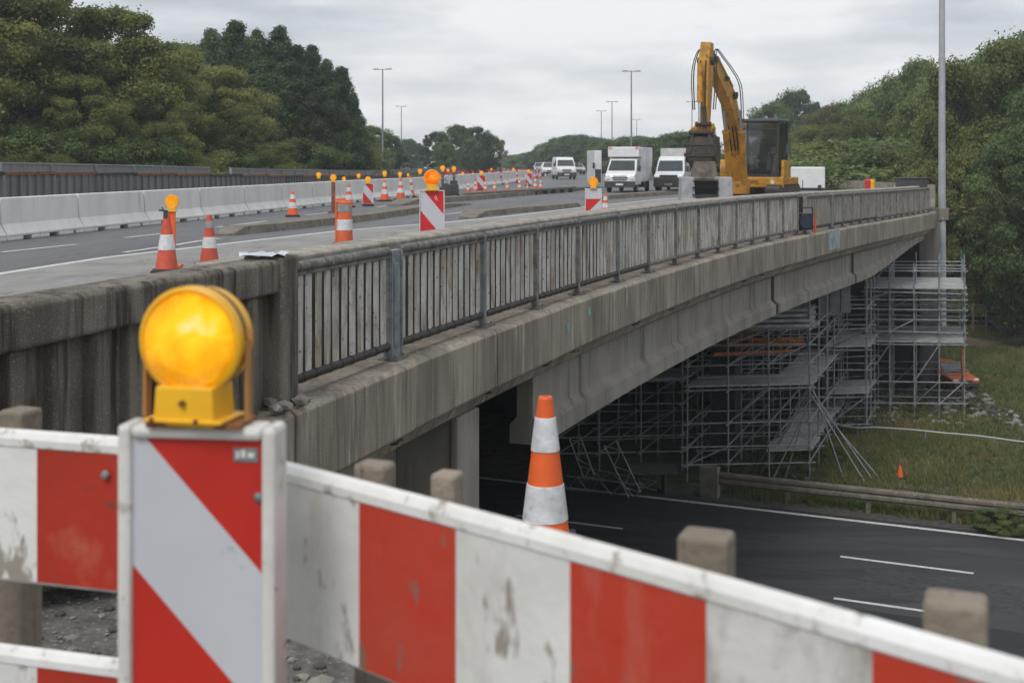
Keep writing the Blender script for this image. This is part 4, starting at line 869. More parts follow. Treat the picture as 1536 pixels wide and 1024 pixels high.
# ------------------------------------------------------------------ excavator
EXY = 58.0
ex = empty('excavator', ((1134-768)*EXY/FP, EXY, 0), R(-25), 'dirty yellow tracked excavator with raised arm standing on the bridge', 'excavator', s=1.08)
mi_ = Matrix.Translation(ex.location) @ Matrix.Rotation(R(-25), 4, 'Z') @ Matrix.Scale(1.08, 4); mi_ = mi_.inverted()
def EP(px, py, Y): return mi_ @ P(px, py, Y)
for sx in (-1.05, 1.05):
    mb = MB(); pts = []; 
    for k in range(16): a = math.pi/2+math.pi*k/15; pts.append((-1.7+.42*math.cos(a), .43+.42*math.sin(a)))
    for k in range(16): a = -math.pi/2+math.pi*k/15; pts.append((1.7+.42*math.cos(a), .43+.42*math.sin(a)))
    A = Matrix.Translation((sx, .5, 0)) @ Matrix(((0, 0, 1, 0), (1, 0, 0, 0), (0, 1, 0, 0), (0, 0, 0, 1)))
    mb.prism(pts, -.28, .28, mtx=A)
    for k in range(22): mb.box((sx, .5-1.75+k*.16, .86), (.6, .05, .05))
    for k in range(5): mb.box((sx, .5-2.13, .22+k*.12), (.6, .05, .05))
    tr_ = mb.build('track', M('muddy_track', (.09, .075, .06), (.05, .045, .04), 5, .9), ex)
    mb = MB(); mb.tube((sx-.3, .5-1.7, .43), (sx+.3, .5-1.7, .43), .26, n=14); mb.build('sprocket', dark, tr_)
mb = MB(); mb.box((0, .5, .62), (1.6, 2.2, .5)); mb.tube((0, .4, .7), (0, .4, .86), .75, n=24); mb.build('undercarriage', exc_b, ex)
mb = MB(); mb.box((0, .7, 1.0), (2.6, 3.2, .34)); mb.box((.45, -.95, .98), (1.9, .2, .44)); mb.box((-1.0, .4, 1.5), (.62, 2.3, .8)); mb.box((1.26, -.2, 1.45), (.16, 1.0, .9), tap=.8); mb.build('body', exc_y, ex, bevel=.05)
mb = MB(); mb.box((-.25, 2.5, 1.6), (2.1, .9, 1.0)); mb.build('counterweight', exc_y, ex, bevel=.15)
mb = MB(); mb.box((-.3, 1.5, 1.6), (1.5, 1.2, .9)); mb.build('engine_cover', grey_p, ex, bevel=.06)
mb = MB(); mb.box((.1, -1.056, 1.0), (.5, .01, .12)); mb.build('nameplate', M('plate_brown', (.2, .12, .04)), ex); mb = MB(); mb.tube((.95, -1.045, 1.0), (.95, -1.06, 1.0), .09, n=16); mb.build('badge', rim_w, ex)
# cab
cx0, cx1, cy0, cy1, cz0, cz1 = -.62, 1.16, -.85, .85, 1.2, 3.56
mb = MB(); pw = .09
for x in (cx0, cx1):
    for y in (cy0, cy1): mb.bar((x+(pw/2 if x == cx0 else -pw/2), y, cz0), (x+(pw/2 if x == cx0 else -pw/2), y+(.12 if y == cy0 else 0), cz1-.05), pw, pw)
mb.box(((cx0+cx1)/2, cy0+.01, cz0+.05), (cx1-cx0, .1, .12)); mb.box(((cx0+cx1)/2, cy1-.01, cz0+.3), (cx1-cx0-.1, .08, .6)); mb.bar((cx1-.04, cy0, cz0+.1), (cx1-.04, cy1, cz0+.1), .07, .3); mb.bar((cx0+.04, cy0, cz0+.1), (cx0+.04, cy1, cz0+.1), .07, .3)
mb.bar((cx1-.05, .15, cz0), (cx1-.05, .15, cz1-.05), .07, .07); mb.bar((cx0+.05, cy0+.1, 3.2), (cx1-.05, cy0+.1, 3.2), .05, .05)
cabo = mb.build('cab', dark, ex, bevel=.015)
mb = MB(); mb.box(((cx0+cx1)/2, .08, cz1+.0), (cx1-cx0+.08, 2.0, .14)); mb.build('roof', M('cab_roof', (.08, .083, .086), rough=.6), cabo, bevel=.05)
cg = bpy.data.materials.new('see_through_glass'); cg.use_nodes = True; bb = cg.node_tree.nodes['Principled BSDF']; bb.inputs['Base Color'].default_value = (.02, .035, .033, 1); bb.inputs['Alpha'].default_value = .42; bb.inputs['Roughness'].default_value = .04; bb.inputs['Specular IOR Level'].default_value = 1
quad_part('windscreen', [(cx0+.09, cy0+.02, cz0+.12), (cx1-.09, cy0+.02, cz0+.12), (cx1-.09, cy0+.12, cz1-.1), (cx0+.09, cy0+.12, cz1-.1)], cg, cabo, .006)
quad_part('side_window', [(cx1-.04, cy0+.1, cz0+.3), (cx1-.04, cy1-.1, cz0+.3), (cx1-.04, cy1-.1, cz1-.12), (cx1-.04, cy0+.16, cz1-.12)], cg, cabo, .006)
quad_part('side_window', [(cx0+.04, cy0+.1, cz0+.3), (cx0+.04, cy1-.1, cz0+.3), (cx0+.04, cy1-.1, cz1-.12), (cx0+.04, cy0+.16, cz1-.12)], cg, cabo, .006)
quad_part('rear_window', [(cx0+.1, cy1, cz0+.62), (cx1-.1, cy1, cz0+.62), (cx1-.1, cy1, cz1-.12), (cx0+.1, cy1, cz1-.12)], cg, cabo, .006)
mb = MB(); mb.box((.25, .2, 1.85), (.55, .5, .14)); mb.box((.25, .45, 2.25), (.52, .14, .8), tap=.85); mb.box((.25, .46, 2.72), (.28, .1, .2)); mb.build('seat', M('seat_grey', (.13, .135, .14), (.08, .08, .085), 4, .8), cabo, bevel=.04)
mb = MB(); mb.box((-.1, -.1, 1.75), (.16, .5, .5)); mb.box((.62, -.1, 1.75), (.16, .5, .5)); mb.tube((-.1, -.3, 2.0), (-.1, -.34, 2.25), .03, n=8); mb.tube((.62, -.3, 2.0), (.62, -.34, 2.25), .03, n=8); mb.box((.85, -.45, 2.3), (.2, .06, .3)); mb.build('console', M('console_grey', (.3, .31, .3)), cabo)
mb = MB(); mb.box((-.35, -.98, 3.3), (.28, .1, .16)); mb.build('work_light', M('orange_lamp', (.5, .18, .04)), cabo, bevel=.02)
for sx, x in ((-1, cx0-.25), (1, cx1+.42)):
    mb = MB(); mb.path([(x-sx*.2, cy0+.3, 2.6), (x, cy0, 2.6)], .02); mb.box((x, cy0-.02, 2.35), (.2, .05, .42)); mb.build('mirror', grey_p, cabo)
# boom (arched box section), stick, bucket
def boxchain(name, pts, ws, hs, m, parent, side=Vector((1, 0, 0)), bevel=.02):
    mb = MB(); rings = []
    for i, p in enumerate(pts):
        T = (pts[min(i+1, len(pts)-1)]-pts[max(i-1, 0)]).normalized(); S = (side-T*side.dot(T)).normalized(); U = T.cross(S)
        rings.append([p-S*ws[i]/2-U*hs[i]/2, p+S*ws[i]/2-U*hs[i]/2, p+S*ws[i]/2+U*hs[i]/2, p-S*ws[i]/2+U*hs[i]/2])
    vs = [v for r in rings for v in r]; n = len(rings)
    mb.add(vs, [(4*i+j_, 4*i+(j_+1) % 4, 4*i+4+(j_+1) % 4, 4*i+4+j_) for i in range(n-1) for j_ in range(4)]+[(0, 1, 2, 3), (4*n-4, 4*n-3, 4*n-2, 4*n-1)])
    return mb.build(name, m, parent, bevel=bevel)
foot_ = EP(1108, 278, 55.4)
bc = [foot_, EP(1106, 230, 54.9), EP(1101, 185, 54.2), EP(1093, 150, 53.4), EP(1081, 123, 52.5), EP(1071, 104, 51.7), EP(1064, 90, 51.0)]
ws = [.42, .42, .42, .42, .42, .4, .36]; hs = [.4, .5, .64, .78, .72, .56, .4]
bo = boxchain('boom', bc, ws, hs, exc_y, ex, side=Vector((1, 0, 0)))
mb = MB(); q = bc[-1]; mb.tube(q+Vector((-.32, 0, 0)), q+Vector((.32, 0, 0)), .14, n=14); mb.build('pin', dark, bo); mb = MB(); q = bc[3]; mb.tube(q+Vector((-.36, 0, .2)), q+Vector((.36, 0, .2)), .1, n=12); mb.build('pin', dark, bo)
sk = [EP(1061, 64, 50.5), EP(1059, 92, 50.5), EP(1058, 125, 50.4), EP(1057, 165, 50.3), EP(1056, 197, 50.2)]
st = boxchain('stick', sk, [.38, .42, .4, .36, .34], [.4, .62, .6, .5, .34], exc_y, ex, side=Vector((1, 0, 0)))
mb = MB(); mb.tube(sk[1]+Vector((-.3, 0, 0)), sk[1]+Vector((.3, 0, 0)), .15, n=14); mb.build('pin', dark, st); mb = MB(); mb.tube(sk[-1]+Vector((-.34, 0, 0)), sk[-1]+Vector((.34, 0, 0)), .1, n=12); mb.build('pin', dark, st)
def cyl(a, b, r, parent, f=.72):
    a, b = Vector(a), Vector(b); c_ = a.lerp(b, f); mb = MB(); mb.tube(a, c_, r, n=12); mb.tube(c_-(b-a).normalized()*.08, c_, r*1.15, n=12); o = mb.build('hydraulic_cylinder', exc_y, parent)
    mb = MB(); mb.tube(c_, b, r*.5, n=10); mb.build('piston_rod', M('chrome', (.5, .5, .5), metal=.9, rough=.25), o)
cyl(EP(1095, 276, 54.4), EP(1086, 165, 52.9), .13, ex); cyl(EP(1117, 276, 54.4), EP(1110, 165, 52.9), .13, ex)
cyl(EP(1096, 130, 53.2), EP(1066, 72, 50.9), .11, ex, .72); cyl(EP(1050, 95, 49.9), EP(1049, 185, 49.7), .1, ex, .65)
for k, (dx, r_) in enumerate(((-.3, .022), (-.36, .018), (.33, .022), (.4, .018))):
    pts = [bc[1]+Vector((dx, -.3, .2)), bc[2]+Vector((dx*1.1, -.2, .2)), bc[3]+Vector((dx*1.2, .1, .55)), bc[4]+Vector((dx*1.1, .1, .5)), bc[5]+Vector((dx, .1, .4)), sk[0]+Vector((dx*.9, .05, -.25)), sk[1]+Vector((dx*1.15, -.25, -.1)), sk[2]+Vector((dx*1.3, -.2, 0)), sk[3]+Vector((dx*1.1, -.15, 0))]
    mb = MB()
    # smooth the hose with a Catmull-Rom pass
    out = []
    for i in range(len(pts)-1):
        a0, a1, a2, a3 = pts[max(i-1, 0)], pts[i], pts[i+1], pts[min(i+2, len(pts)-1)]
        for q_ in range(4): u = q_/4; out.append(.5*((2*a1)+(a2-a0)*u+(2*a0-5*a1+4*a2-a3)*u*u+(3*a1-a0-3*a2+a3)*u**3))
    mb.path(out+[pts[-1]], r_, n=6)
    mb.build('hose', rubber, ex)
for dx in (-.14, .02, .15):
    mb = MB(); mb.path([b_+Vector((dx, -.12-h_*.5, .1)) for b_, h_ in zip(bc[1:], hs[1:])], .03, n=6); mb.build('hydraulic_line', dark, bo)
for dx in (-.1, .1):
    mb = MB(); mb.path([sk[1]+Vector((dx, -.36, 0)), sk[2]+Vector((dx, -.38, 0)), sk[3]+Vector((dx, -.32, 0)), sk[4]+Vector((dx, -.24, .1))], .026, n=6); mb.build('hydraulic_line', dark, st)
for k in (1, 2, 3, 4):
    q = bc[k]; mb = MB(); mb.box(q+Vector((.3, -.05, .1)), (.1, .22, .14)); mb.box(q+Vector((-.3, -.05, .1)), (.1, .22, .14)); mb.bar(q+Vector((-.3, -.1, .16)), q+Vector((.3, -.1, .16)), .08, .05); mb.build('hose_clamp', dark, bo)
mb = MB(); u_ = Vector((0, -.02, 0)); mb.box(bc[0]+Vector((0, 0, -.1)), (.8, .6, .5)); mb.build('boom_bracket', exc_y, ex, bevel=.03)
mb = MB(); mb.tube(EP(1086, 258, 55.6)+Vector((-.15, 0, 0)), EP(1086, 258, 55.6)+Vector((.25, .1, 0)), .5, n=20); mb.build('fender', exc_y, ex, bevel=.02)
# bucket linkage and bucket
bq = EP(1056, 197, 50.1); mb = MB()
mb.box(bq+Vector((0, 0, -.02)), (.75, .5, .3)); mb.bar(bq+Vector((-.25, -.1, .35)), bq+Vector((-.3, -.2, -.15)), .09, .14); mb.bar(bq+Vector((.25, -.1, .35)), bq+Vector((.3, -.2, -.15)), .09, .14); mb.tube(bq+Vector((-.45, -.1, .1)), bq+Vector((.45, -.1, .1)), .07); mb.box(bq+Vector((.33, -.12, .18)), (.16, .2, .2)); mb.build('quick_coupler', exc_y, ex, bevel=.02)
mb = MB(); rings = []
for z_, w_, d_, o_ in ((-.12, .78, .5, 0), (-.3, 1.02, .72, -.03), (-.55, 1.12, .86, -.06), (-.85, 1.14, .9, -.1), (-1.1, 1.02, .78, -.14), (-1.3, .8, .5, -.16)):
    rings.append([bq+Vector((x*w_/2, o_+y*d_/2, z_)) for x, y in ((-.82, -1), (.82, -1), (1, -.7), (1, .7), (.82, 1), (-.82, 1), (-1, .7), (-1, -.7))])
vs = [v for q_ in rings for v in q_]; n = len(rings)
mb.add(vs, [(8*i+j_, 8*i+(j_+1) % 8, 8*i+8+(j_+1) % 8, 8*i+8+j_) for i in range(n-1) for j_ in range(8)]+[list(range(8)), list(range(8*n-8, 8*n))])
for sx in (-1, 1): mb.bar(bq+Vector((sx*.52, -.1, -.2)), bq+Vector((sx*.56, -.16, -1.15)), .07, .5); mb.bar(bq+Vector((sx*.3, -.3, -.1)), bq+Vector((sx*.36, -.56, -.85)), .1, .12)
mb.bar(bq+Vector((-.58, -.54, -.86)), bq+Vector((.58, -.54, -.86)), .1, .14); mb.bar(bq+Vector((-.5, -.5, -.5)), bq+Vector((.5, -.5, -.5)), .05, .07)
for k in range(5): mb.bar(bq+Vector((-.4+.2*k, -.3, -1.24)), bq+Vector((-.4+.2*k, -.42, -1.48)), .1, .1, w2=.05, h2=.03)
mb.build('bucket', exc_b, ex, bevel=.015)
mb = MB(); mb.bar(bq+Vector((.1, -.3, .9)), bq+Vector((.12, -.32, .1)), .12, .12); mb.tube(bq+Vector((-.2, -.34, .25)), bq+Vector((.35, -.34, .25)), .09); mb.tube(bq+Vector((-.45, -.34, -.05)), bq+Vector((.45, -.34, -.05)), .08); mb.build('link_arm', exc_b, ex)
# broken pier stub and grey blocks under the bucket
q = P(1056, 256, 49.6); mb = MB(); mb.box((q.x, q.y, 1.68), (.95, .8, .62), tap=.84); mb.box((q.x, q.y, 1.34), (1.1, .9, .1)); tag(mb.build('concrete_stub', M('stub_brown', (.2, .17, .14), (.09, .08, .07), 4, .95, bump=.5, bscale=20), bevel=.03), 'brown broken concrete stub right under the excavator bucket', 'concrete block')
for px_, wd_, lab in ((1030, .55, 'pale grey concrete block on the left under the bucket'), (1085, .62, 'pale grey concrete block on the right under the bucket')):
    q = P(px_, 285, 48.6); mb = MB(); mb.box((q.x, q.y, .7), (wd_, 1.2, 1.4), tap=.86); mb.box((q.x, q.y-.5, .2), (wd_*1.1, .5, .8)); tag(mb.build('concrete_block', M('block_grey', (.36, .37, .38), (.26, .26, .27), 4, .8, bump=.2), bevel=.05), lab, 'concrete block')
q = P(1056, 285, 48.4); t = empty('steel_beam_stack', (q.x, q.y, 0), 0, 'black steel beams laid between the two grey blocks', 'steel beams')
for z_, wd_ in ((.2, 1.0), (.47, 1.0), (.74, 1.0), (1.01, .96)): mb = MB(); mb.box((0, 0, z_), (wd_, .9, .04)); mb.box((0, 0, z_+.14), (wd_*.96, .14, .24)); mb.box((0, 0, z_+.26), (wd_, .9, .04)); mb.build('beam', dark if z_ != .47 else galv, t)
mb = MB()
for i in range(30): q = G(rnd.uniform(995, 1035), 303); rock(mb, (q.x+rnd.uniform(-.6, .6), q.y-14+rnd.uniform(-.8, .8), .12), rnd.uniform(.1, .26), i % 2)
tag(mb.build('rubble', [stone, M('tan_rubble', (.33, .25, .15), (.2, .16, .1), 5, .9)]), kind='stuff', label='tan rubble heap left of the grey blocks near the railing', cat='rubble')
# gap machine and debris at the far end
p, T, N = frame_at(at_px(1211)-.8); t = empty('generator', (p.x, p.y, p.z-.13), .4, 'dark blue generator standing in the gap between the two railings', 'generator')
mb = MB(); mb.box((0, 0, .38), (.42, .6, .5)); mb.tube((-.05, -.33, .4), (-.05, .3, .4), .22, n=16); mb.build('housing', M('navy', (.03, .045, .08), (.02, .02, .03), 5, .5), t, bevel=.04); mb = MB(); mb.path([(-.2, -.3, .1), (-.2, -.3, .8), (.2, -.3, .8), (.2, -.3, .1)], .018); mb.build('frame', dark, t); mb = MB(); mb.box((.3, -.3, .3), (.06, .04, .55)); mb.build('marker_stake', red_o, t)
mb = MB(); mb.bar(off_pt(at_px(1228), .308)+Vector((0, 0, -.54)), off_pt(at_px(1246), .308)+Vector((0, 0, -.54)), .01, .62); mb.build('pale_repair_patch', M('patch', (.4, .43, .44), (.2, .27, .29), 3, .8, c3=(.12, .25, .28), s3=5, r3=(.55, .65)), bridge)
for px_, lab, m_ in ((1308, 'yellow helmeted orange figure-high bollard on the far end of the bridge', yel), (1302, 'red plastic barrel on the far end of the bridge', refl_r2)):
    p = P(px_, 278, 72); t = empty('plastic_barrel', (p.x, p.y, .1), 0, lab if 'red' in lab else 'yellow plastic barrel on the far end of the bridge', 'barrel'); mb = MB(); mb.lathe([(.13, 0), (.18, .1), (.17, .5), (.18, .8), (.13, .88), (.0001, .88)], 16); mb.build('body', m_, t)
# far light parapet beyond
t = empty('far_parapet', (0, 0, 0), label='pale concrete parapet of the far road right of the excavator', cat='wall')
line = [P(1240, 0, 90), P(1290, 0, 100), P(1330, 0, 108), P(1240, 0, 170)]
for a, b in (((1238, 92), (1345, 76)),):
    A, B = P(a[0], 0, a[1]), P(b[0], 0, b[1]); A.z = B.z = 0
    for k in range(9): q0 = A.lerp(B, k/9); q1 = A.lerp(B, (k+.96)/9); mb = MB(); mb.bar(q0+Vector((0, 0, .35)), q1+Vector((0, 0, .35)), .25, .7); mb.build('segment', coping, t)
t = empty('far_parapet', (0, 0, 0), label='light pinkish fence line farther back right of the white trailer', cat='wall')
A, B = P(1225, 0, 130), P(1350, 0, 112); A.z = B.z = 0
for k in range(14): q0 = A.lerp(B, k/14); q1 = A.lerp(B, (k+.9)/14); mb = MB(); mb.bar(q0+Vector((0, 0, .4)), q1+Vector((0, 0, .4)), .2, .9); mb.build('segment', M('pinkish_concrete', (.36, .31, .27), (.28, .24, .2), 2, .9), t)
p = P(1016 if False else 1397, 0, 62); mb = MB(); mb.box((p.x, p.y, .3), (.3, .3, 1.1)); tag(mb.build('concrete_post', coping, bevel=.03), 'pale square concrete post at the far end of the railing', 'post')
p = P(1368, 0, 66); mb = MB(); mb.box((p.x, p.y, .55), (1.5, .8, 1.1)); mb.box((p.x, p.y, 1.12), (1.6, .9, .06)); tag(mb.build('utility_cabinet', grey_p, bevel=.03), 'dark utility cabinet behind the far end of the boarded railing', 'cabinet')

# ------------------------------------------------------------------ guardrail beside the lower road
t = empty('guardrail', (0, 0, 0), label='weathered wooden-looking guardrail with square end block beside the lower road', cat='guardrail')
ga = G(1062, 750, LOW); d_a = ga.dot(DD); sg = 40.55
gm = M('old_guardrail', (.19, .165, .135), (.12, .105, .085), 3, .85, bump=.2, c3=(.3, .28, .25), s3=8, r3=(.6, .7))
def gz(p): return LOW+.03
A = SD(sg, d_a-.2, 0); B = SD(sg, d_a-60, 0)
mb = MB()
for k, (o1, z1) in enumerate(((0, .74), (-.05, .66), (0, .55), (-.05, .46), (0, .38))): pass
prf = [(0, .78), (-.07, .72), (-.07, .64), (-.01, .58), (-.07, .52), (-.07, .44), (0, .38), (.04, .38), (.04, .78)]
vs = []; nseg = 20
for i in range(nseg+1):
    q = A.lerp(B, i/nseg)
    for o1, z1 in prf: vs.append((q.x+ND.x*o1, q.y+ND.y*o1, LOW+z1+.06))
k = len(prf); mb.add(vs, [(i*k+j_, i*k+(j_+1) % k, (i+1)*k+(j_+1) % k, (i+1)*k+j_) for i in range(nseg) for j_ in range(k)]+[list(range(k)), list(range(nseg*k, nseg*k+k))]); mb.build('beam', gm, t)
for k in range(1, 20): q = A.lerp(B, (k*2.55-.3)/60) ; mb = MB(); mb.box((q.x+ND.x*.11, q.y+ND.y*.11, LOW+.33), (.13, .13, .95), rz=math.atan2(DD.y, DD.x)); mb.build('post', gm, t, bevel=.01)
mb = MB(); mb.box((A.x-.25, A.y+.1, LOW+.48), (.62, .35, 1.02), rz=math.atan2(DD.y, DD.x)+.0); mb.build('end_block', M('end_block', (.2, .185, .165), (.13, .12, .1), 4, .9), t, bevel=.03)
# steel pipe rail across the grass
t = empty('handrail', (0, 0, 0), label='thin galvanised pipe running across the grass behind the guardrail', cat='pipe')
a, b = G(1262, 655, LOW), G(1640, 699, LOW); n_ = 14; pts = []
for k in range(n_+1): q = a.lerp(b, k/n_); q.z = max(terr(q.x, q.y), LOW)+.42+.012*abs(k % 4-2); pts.append(q)
mb = MB(); mb.path(pts, .032); mb.build('pipe', M('pale_pipe', (.42, .45, .46), rough=.5), t)
for k in (1, 5, 9, 13): q = pts[k]; mb = MB(); mb.tube((q.x, q.y, q.z-.6), q, .025); mb.build('support', galv, t)

# ------------------------------------------------------------------ scaffolds
def scaffold(label, origin, ux, uy, nx_, ny_, lx, ly, z0, z1, levels, plats, mats=None, extra=0, skip=None, rail=True):
    t = empty('scaffold', origin, 0, label, 'scaffold'); O = Vector((0, 0, 0)); tn = 0; r_ = .034
    def pt(i, j_, z): q = ux*(i*lx)+uy*(j_*ly); return Vector((q.x, q.y, z))
    oz = origin[2]
    for i in range(nx_+1):
        for j_ in range(ny_+1):
            if skip and skip(i, j_): continue
            mb = MB(); top = z1+rnd.uniform(-.2, .5); a = pt(i, j_, z0); b = pt(i, j_, top); b += Vector((rnd.uniform(-.03, .03), rnd.uniform(-.03, .03), 0)); mb.tube(a, b, r_, n=6)
            for lv in levels: q = a.lerp(b, (lv-z0)/(top-z0)); mb.tube(q-Vector((0, 0, .05)), q+Vector((0, 0, .05)), r_*1.8, n=6)
            mb.build('upright', tubegreen if mats == 'green' and j_ == ny_ and i > nx_-2 else tubeg, t)
    for lv in levels:
        for j_ in range(ny_+1):
            mb = MB(); mb.tube(pt(-.15, j_, lv+rnd.uniform(-.03, .03)), pt(nx_+.15, j_, lv+rnd.uniform(-.05, .05)), r_*.85, n=6); mb.build('ledger', tubeg, t)
        for i in range(nx_+1):
            mb = MB(); mb.tube(pt(i, -.15, lv+rnd.uniform(-.04, .04)), pt(i, ny_+.15, lv+rnd.uniform(-.04, .04)), r_*.85, n=6); mb.build('transom', tubeg, t)
    for (lv, i0, i1, j0, j1) in plats:
        wv = 5; 
        mb = MB()
        for q_ in range(wv):
            f0 = j0+(j1-j0)*q_/wv; f1 = j0+(j1-j0)*(q_+.93)/wv; zz_ = lv+.05+rnd.uniform(-.015, .02); a0 = i0-rnd.uniform(0, .1); a1 = i1+rnd.uniform(0, .12)
            c4 = [pt(a0, f0, zz_), pt(a1, f0, zz_), pt(a1, f1, zz_), pt(a0, f1, zz_)]; mb.add([(*v.xy, v.z) for v in c4]+[(v.x, v.y, v.z+.05) for v in c4], [(3, 2, 1, 0), (4, 5, 6, 7), (0, 1, 5, 4), (1, 2, 6, 5), (2, 3, 7, 6), (3, 0, 4, 7)])
        mb.build('platform', plank, t)
    for q_ in range(extra):
        i = rnd.randint(0, nx_-1); lv = rnd.randint(0, len(levels)-2); j_ = rnd.choice((0, ny_)); mb = MB(); mb.tube(pt(i, j_, levels[lv]), pt(i+1, j_, levels[lv+1]), r_*.85, n=6); mb.build('brace', tubeg, t)
    return t
c0 = G(1046, 742, LOW); c1 = G(1206, 716, LOW); c2 = G(1300, 640, LOW)
ux = Vector((1, .12, 0)).normalized(); uy = Vector((.36, .93, 0))
c0 = Vector((6.0, 43.4, LOW))
sA = scaffold('dense tube scaffold with stacked beams on top under the middle of the bridge', c0, ux, uy, 3, 5, 1.45, 2.3, -.1, 6.35, [.6, 1.2, 2.0, 3.15, 4.0, 4.7, 5.2], [(3.2, 0, 3, 0, 1), (5.1, 1.6, 3, 0, 1), (3.2, 2, 3, 1, 5), (.95, 2, 3, 0, 5)], extra=9)
for k in range(4):
    mb = MB(); zz_ = 5.32+k*.17; A_ = ux*(.9+.15*k)+uy*.1*k; B_2 = ux*4.35+uy*.1*k
    for s2 in (0, 1, 2, 3): o2 = uy*(s2*.35); mb.bar(Vector((A_.x+o2.x, A_.y+o2.y, zz_)), Vector((B_2.x+o2.x, B_2.y+o2.y, zz_)), .26, .1)
    mb.build('stacked_beams', plank, sA)
for k in range(5):
    mb = MB(); z_ = 4.35+.13*k; A_ = ux*rnd.uniform(0, 1.2)+uy*rnd.uniform(0, 1.6); B_2 = ux*rnd.uniform(3.2, 4.6)+uy*rnd.uniform(0, 2.6)
    mb.bar(Vector((A_.x, A_.y, z_)), Vector((B_2.x, B_2.y, z_+rnd.uniform(-.1, .3))), .08, .1); mb.build('orange_beam', tubeor, sA)
for k in range(9):
    mb = MB(); b = ux*4.35+uy*.2; z_ = 3.1; tgt = [(2.6, -1.5), (3.2, -1.0), (3.7, -.6), (-2.2, -.4), (-2.8, .2), (-3.1, .6), (-1.5, -.3), (1.6, -.9), (-2.4, 1.0)][k]
    mb.tube(Vector((b.x+rnd.uniform(-.2, .2), b.y, z_+rnd.uniform(-.2, .2))), Vector((b.x+tgt[0]*.62, b.y+tgt[1]*.8, .05)), .026, n=6); mb.build('leaning_pole', tubeg, sA)
sA2 = scaffold('sparser dark scaffold bay under the girder, left of the dense scaffold', Vector((1.6, 44.6, LOW)), ux, uy, 3, 2, 1.5, 2.4, -.1, 6.2, [.7, 1.3, 2.4, 3.2, 4.3], [(3.2, 1, 3, 0, 1)], extra=6)
ux2 = Vector((1, -.1, 0)).normalized(); uy2 = Vector((.32, .95, 0)).normalized()
cB = Vector((15.0, 53.8, LOW+.2))
sB = scaffold('tall box-shaped scaffold tower with pale deck at the far end of the bridge', cB, ux2, uy2, 4, 3, 1.02, 1.75, -.3, 6.3, [.55, 1.5, 3.05, 3.6, 4.1, 4.55, 4.95, 5.25, 6.15], [(5.35, 0, 4, 0, 3), (3.1, 0, 4, 0, 3)], mats='green', extra=14)
for k in range(4): mb = MB(); mb.bar(ux2*(4.1)+uy2*(.3+k*.1)+Vector((0, 0, .5)), ux2*(4.0)+uy2*(.2+k*.1)+Vector((0, 0, 2.9)), .07, .07); mb.build('orange_beam', tubeor, sB)
sC = scaffold('narrow scaffold strip joining the dense scaffold and the far tower', Vector((12.6, 50.5, LOW)), ux, uy, 1, 3, 1.6, 1.7, 0, 6.2, [.5, 1.6, 2.7, 3.5, 4.3, 5.1], [(3.55, 0, 1, 0, 3), (1.65, 0, 1, 0, 2)], extra=4)
# pale formwork panels hanging in the scaffold
for k, (px_, py_) in enumerate(((1236, 448), (1252, 444), (1268, 440))): p = P(px_, py_, 49); mb = MB(); mb.box((p.x, p.y, p.z-.2), (.38, .12, 1.1)); tag(mb.build('formwork_panel', M('formwork', (.22, .24, .25), (.15, .16, .17), 3, .7), bevel=.01), ['leftmost', 'middle', 'rightmost'][k]+' of three grey formwork panels standing high in the scaffold', 'panel', 'formwork panels')
# collapsed lattice beams under the near part of the bridge
def lattice(a, b, wd, label, mt=tubeg):
    a, b = Vector(a), Vector(b); t = empty('lattice_beam', a, 0, label, 'lattice beam'); d = b-a; L_ = d.length; d.normalize(); S = d.cross(Vector((0, 1, .2))).normalized(); n = max(4, int(L_/.35)); mb = MB()
    for s2 in (-1, 1): mb.tube(S*wd/2*s2, d*L_+S*wd/2*s2, .028, n=6)
    mb.build('chord', mt, t); mb = MB()
    for k in range(n): s2 = 1 if k % 2 else -1; mb.tube(d*(L_*k/n)+S*wd/2*s2, d*(L_*(k+1)/n)-S*wd/2*s2, .018, n=6)
    mb.build('lacing', mt, t); return t
lattice(P(915, 664, 41), P(952, 742, 41), .42, 'steel lattice beam leaning steeply in the dark under the girder')
lattice(P(862, 655, 42), P(884, 716, 42), .36, 'second lattice beam leaning farther left in the dark')
lattice(G(850, 735, LOW)+Vector((0, 0, .25)), G(968, 747, LOW)+Vector((0, 0, .2)), .5, 'lattice beam lying flat at the road edge under the bridge')
lattice(G(870, 728, LOW)+Vector((0, 0, .5)), G(985, 742, LOW)+Vector((0, 0, .3)), .3, 'narrow lattice beam lying behind the flat one')
mb = MB(); p = P(978, 703, 42); mb.box((p.x, p.y, p.z), (1.6, 1.2, .12)); mb.box((p.x-.5, p.y, p.z-.4), (.08, .8, .7)); mb.box((p.x+.4, p.y, p.z-.4), (.08, .8, .7)); tag(mb.build('steel_table', stone_d, bevel=.02), 'dark steel trestle plate beside the leaning lattice beam', 'trestle')
mb = MB(); p = G(1275, 625, LOW); mb.box((p.x-.3, p.y, LOW+.4), (.5, .5, .6)); mb.lathe([(.2, .6), (.22, .8), (.15, .95), (.001, .97)], 12, mtx=Matrix.Translation((p.x-.2, p.y, LOW))); tag(mb.build('water_tank', M('tank_grey', (.22, .22, .23), (.05, .05, .05), 3, .7, ramp=(.48, .52)), bevel=.05), 'small grey and black tank on the grass beside the scaffold corner', 'tank')
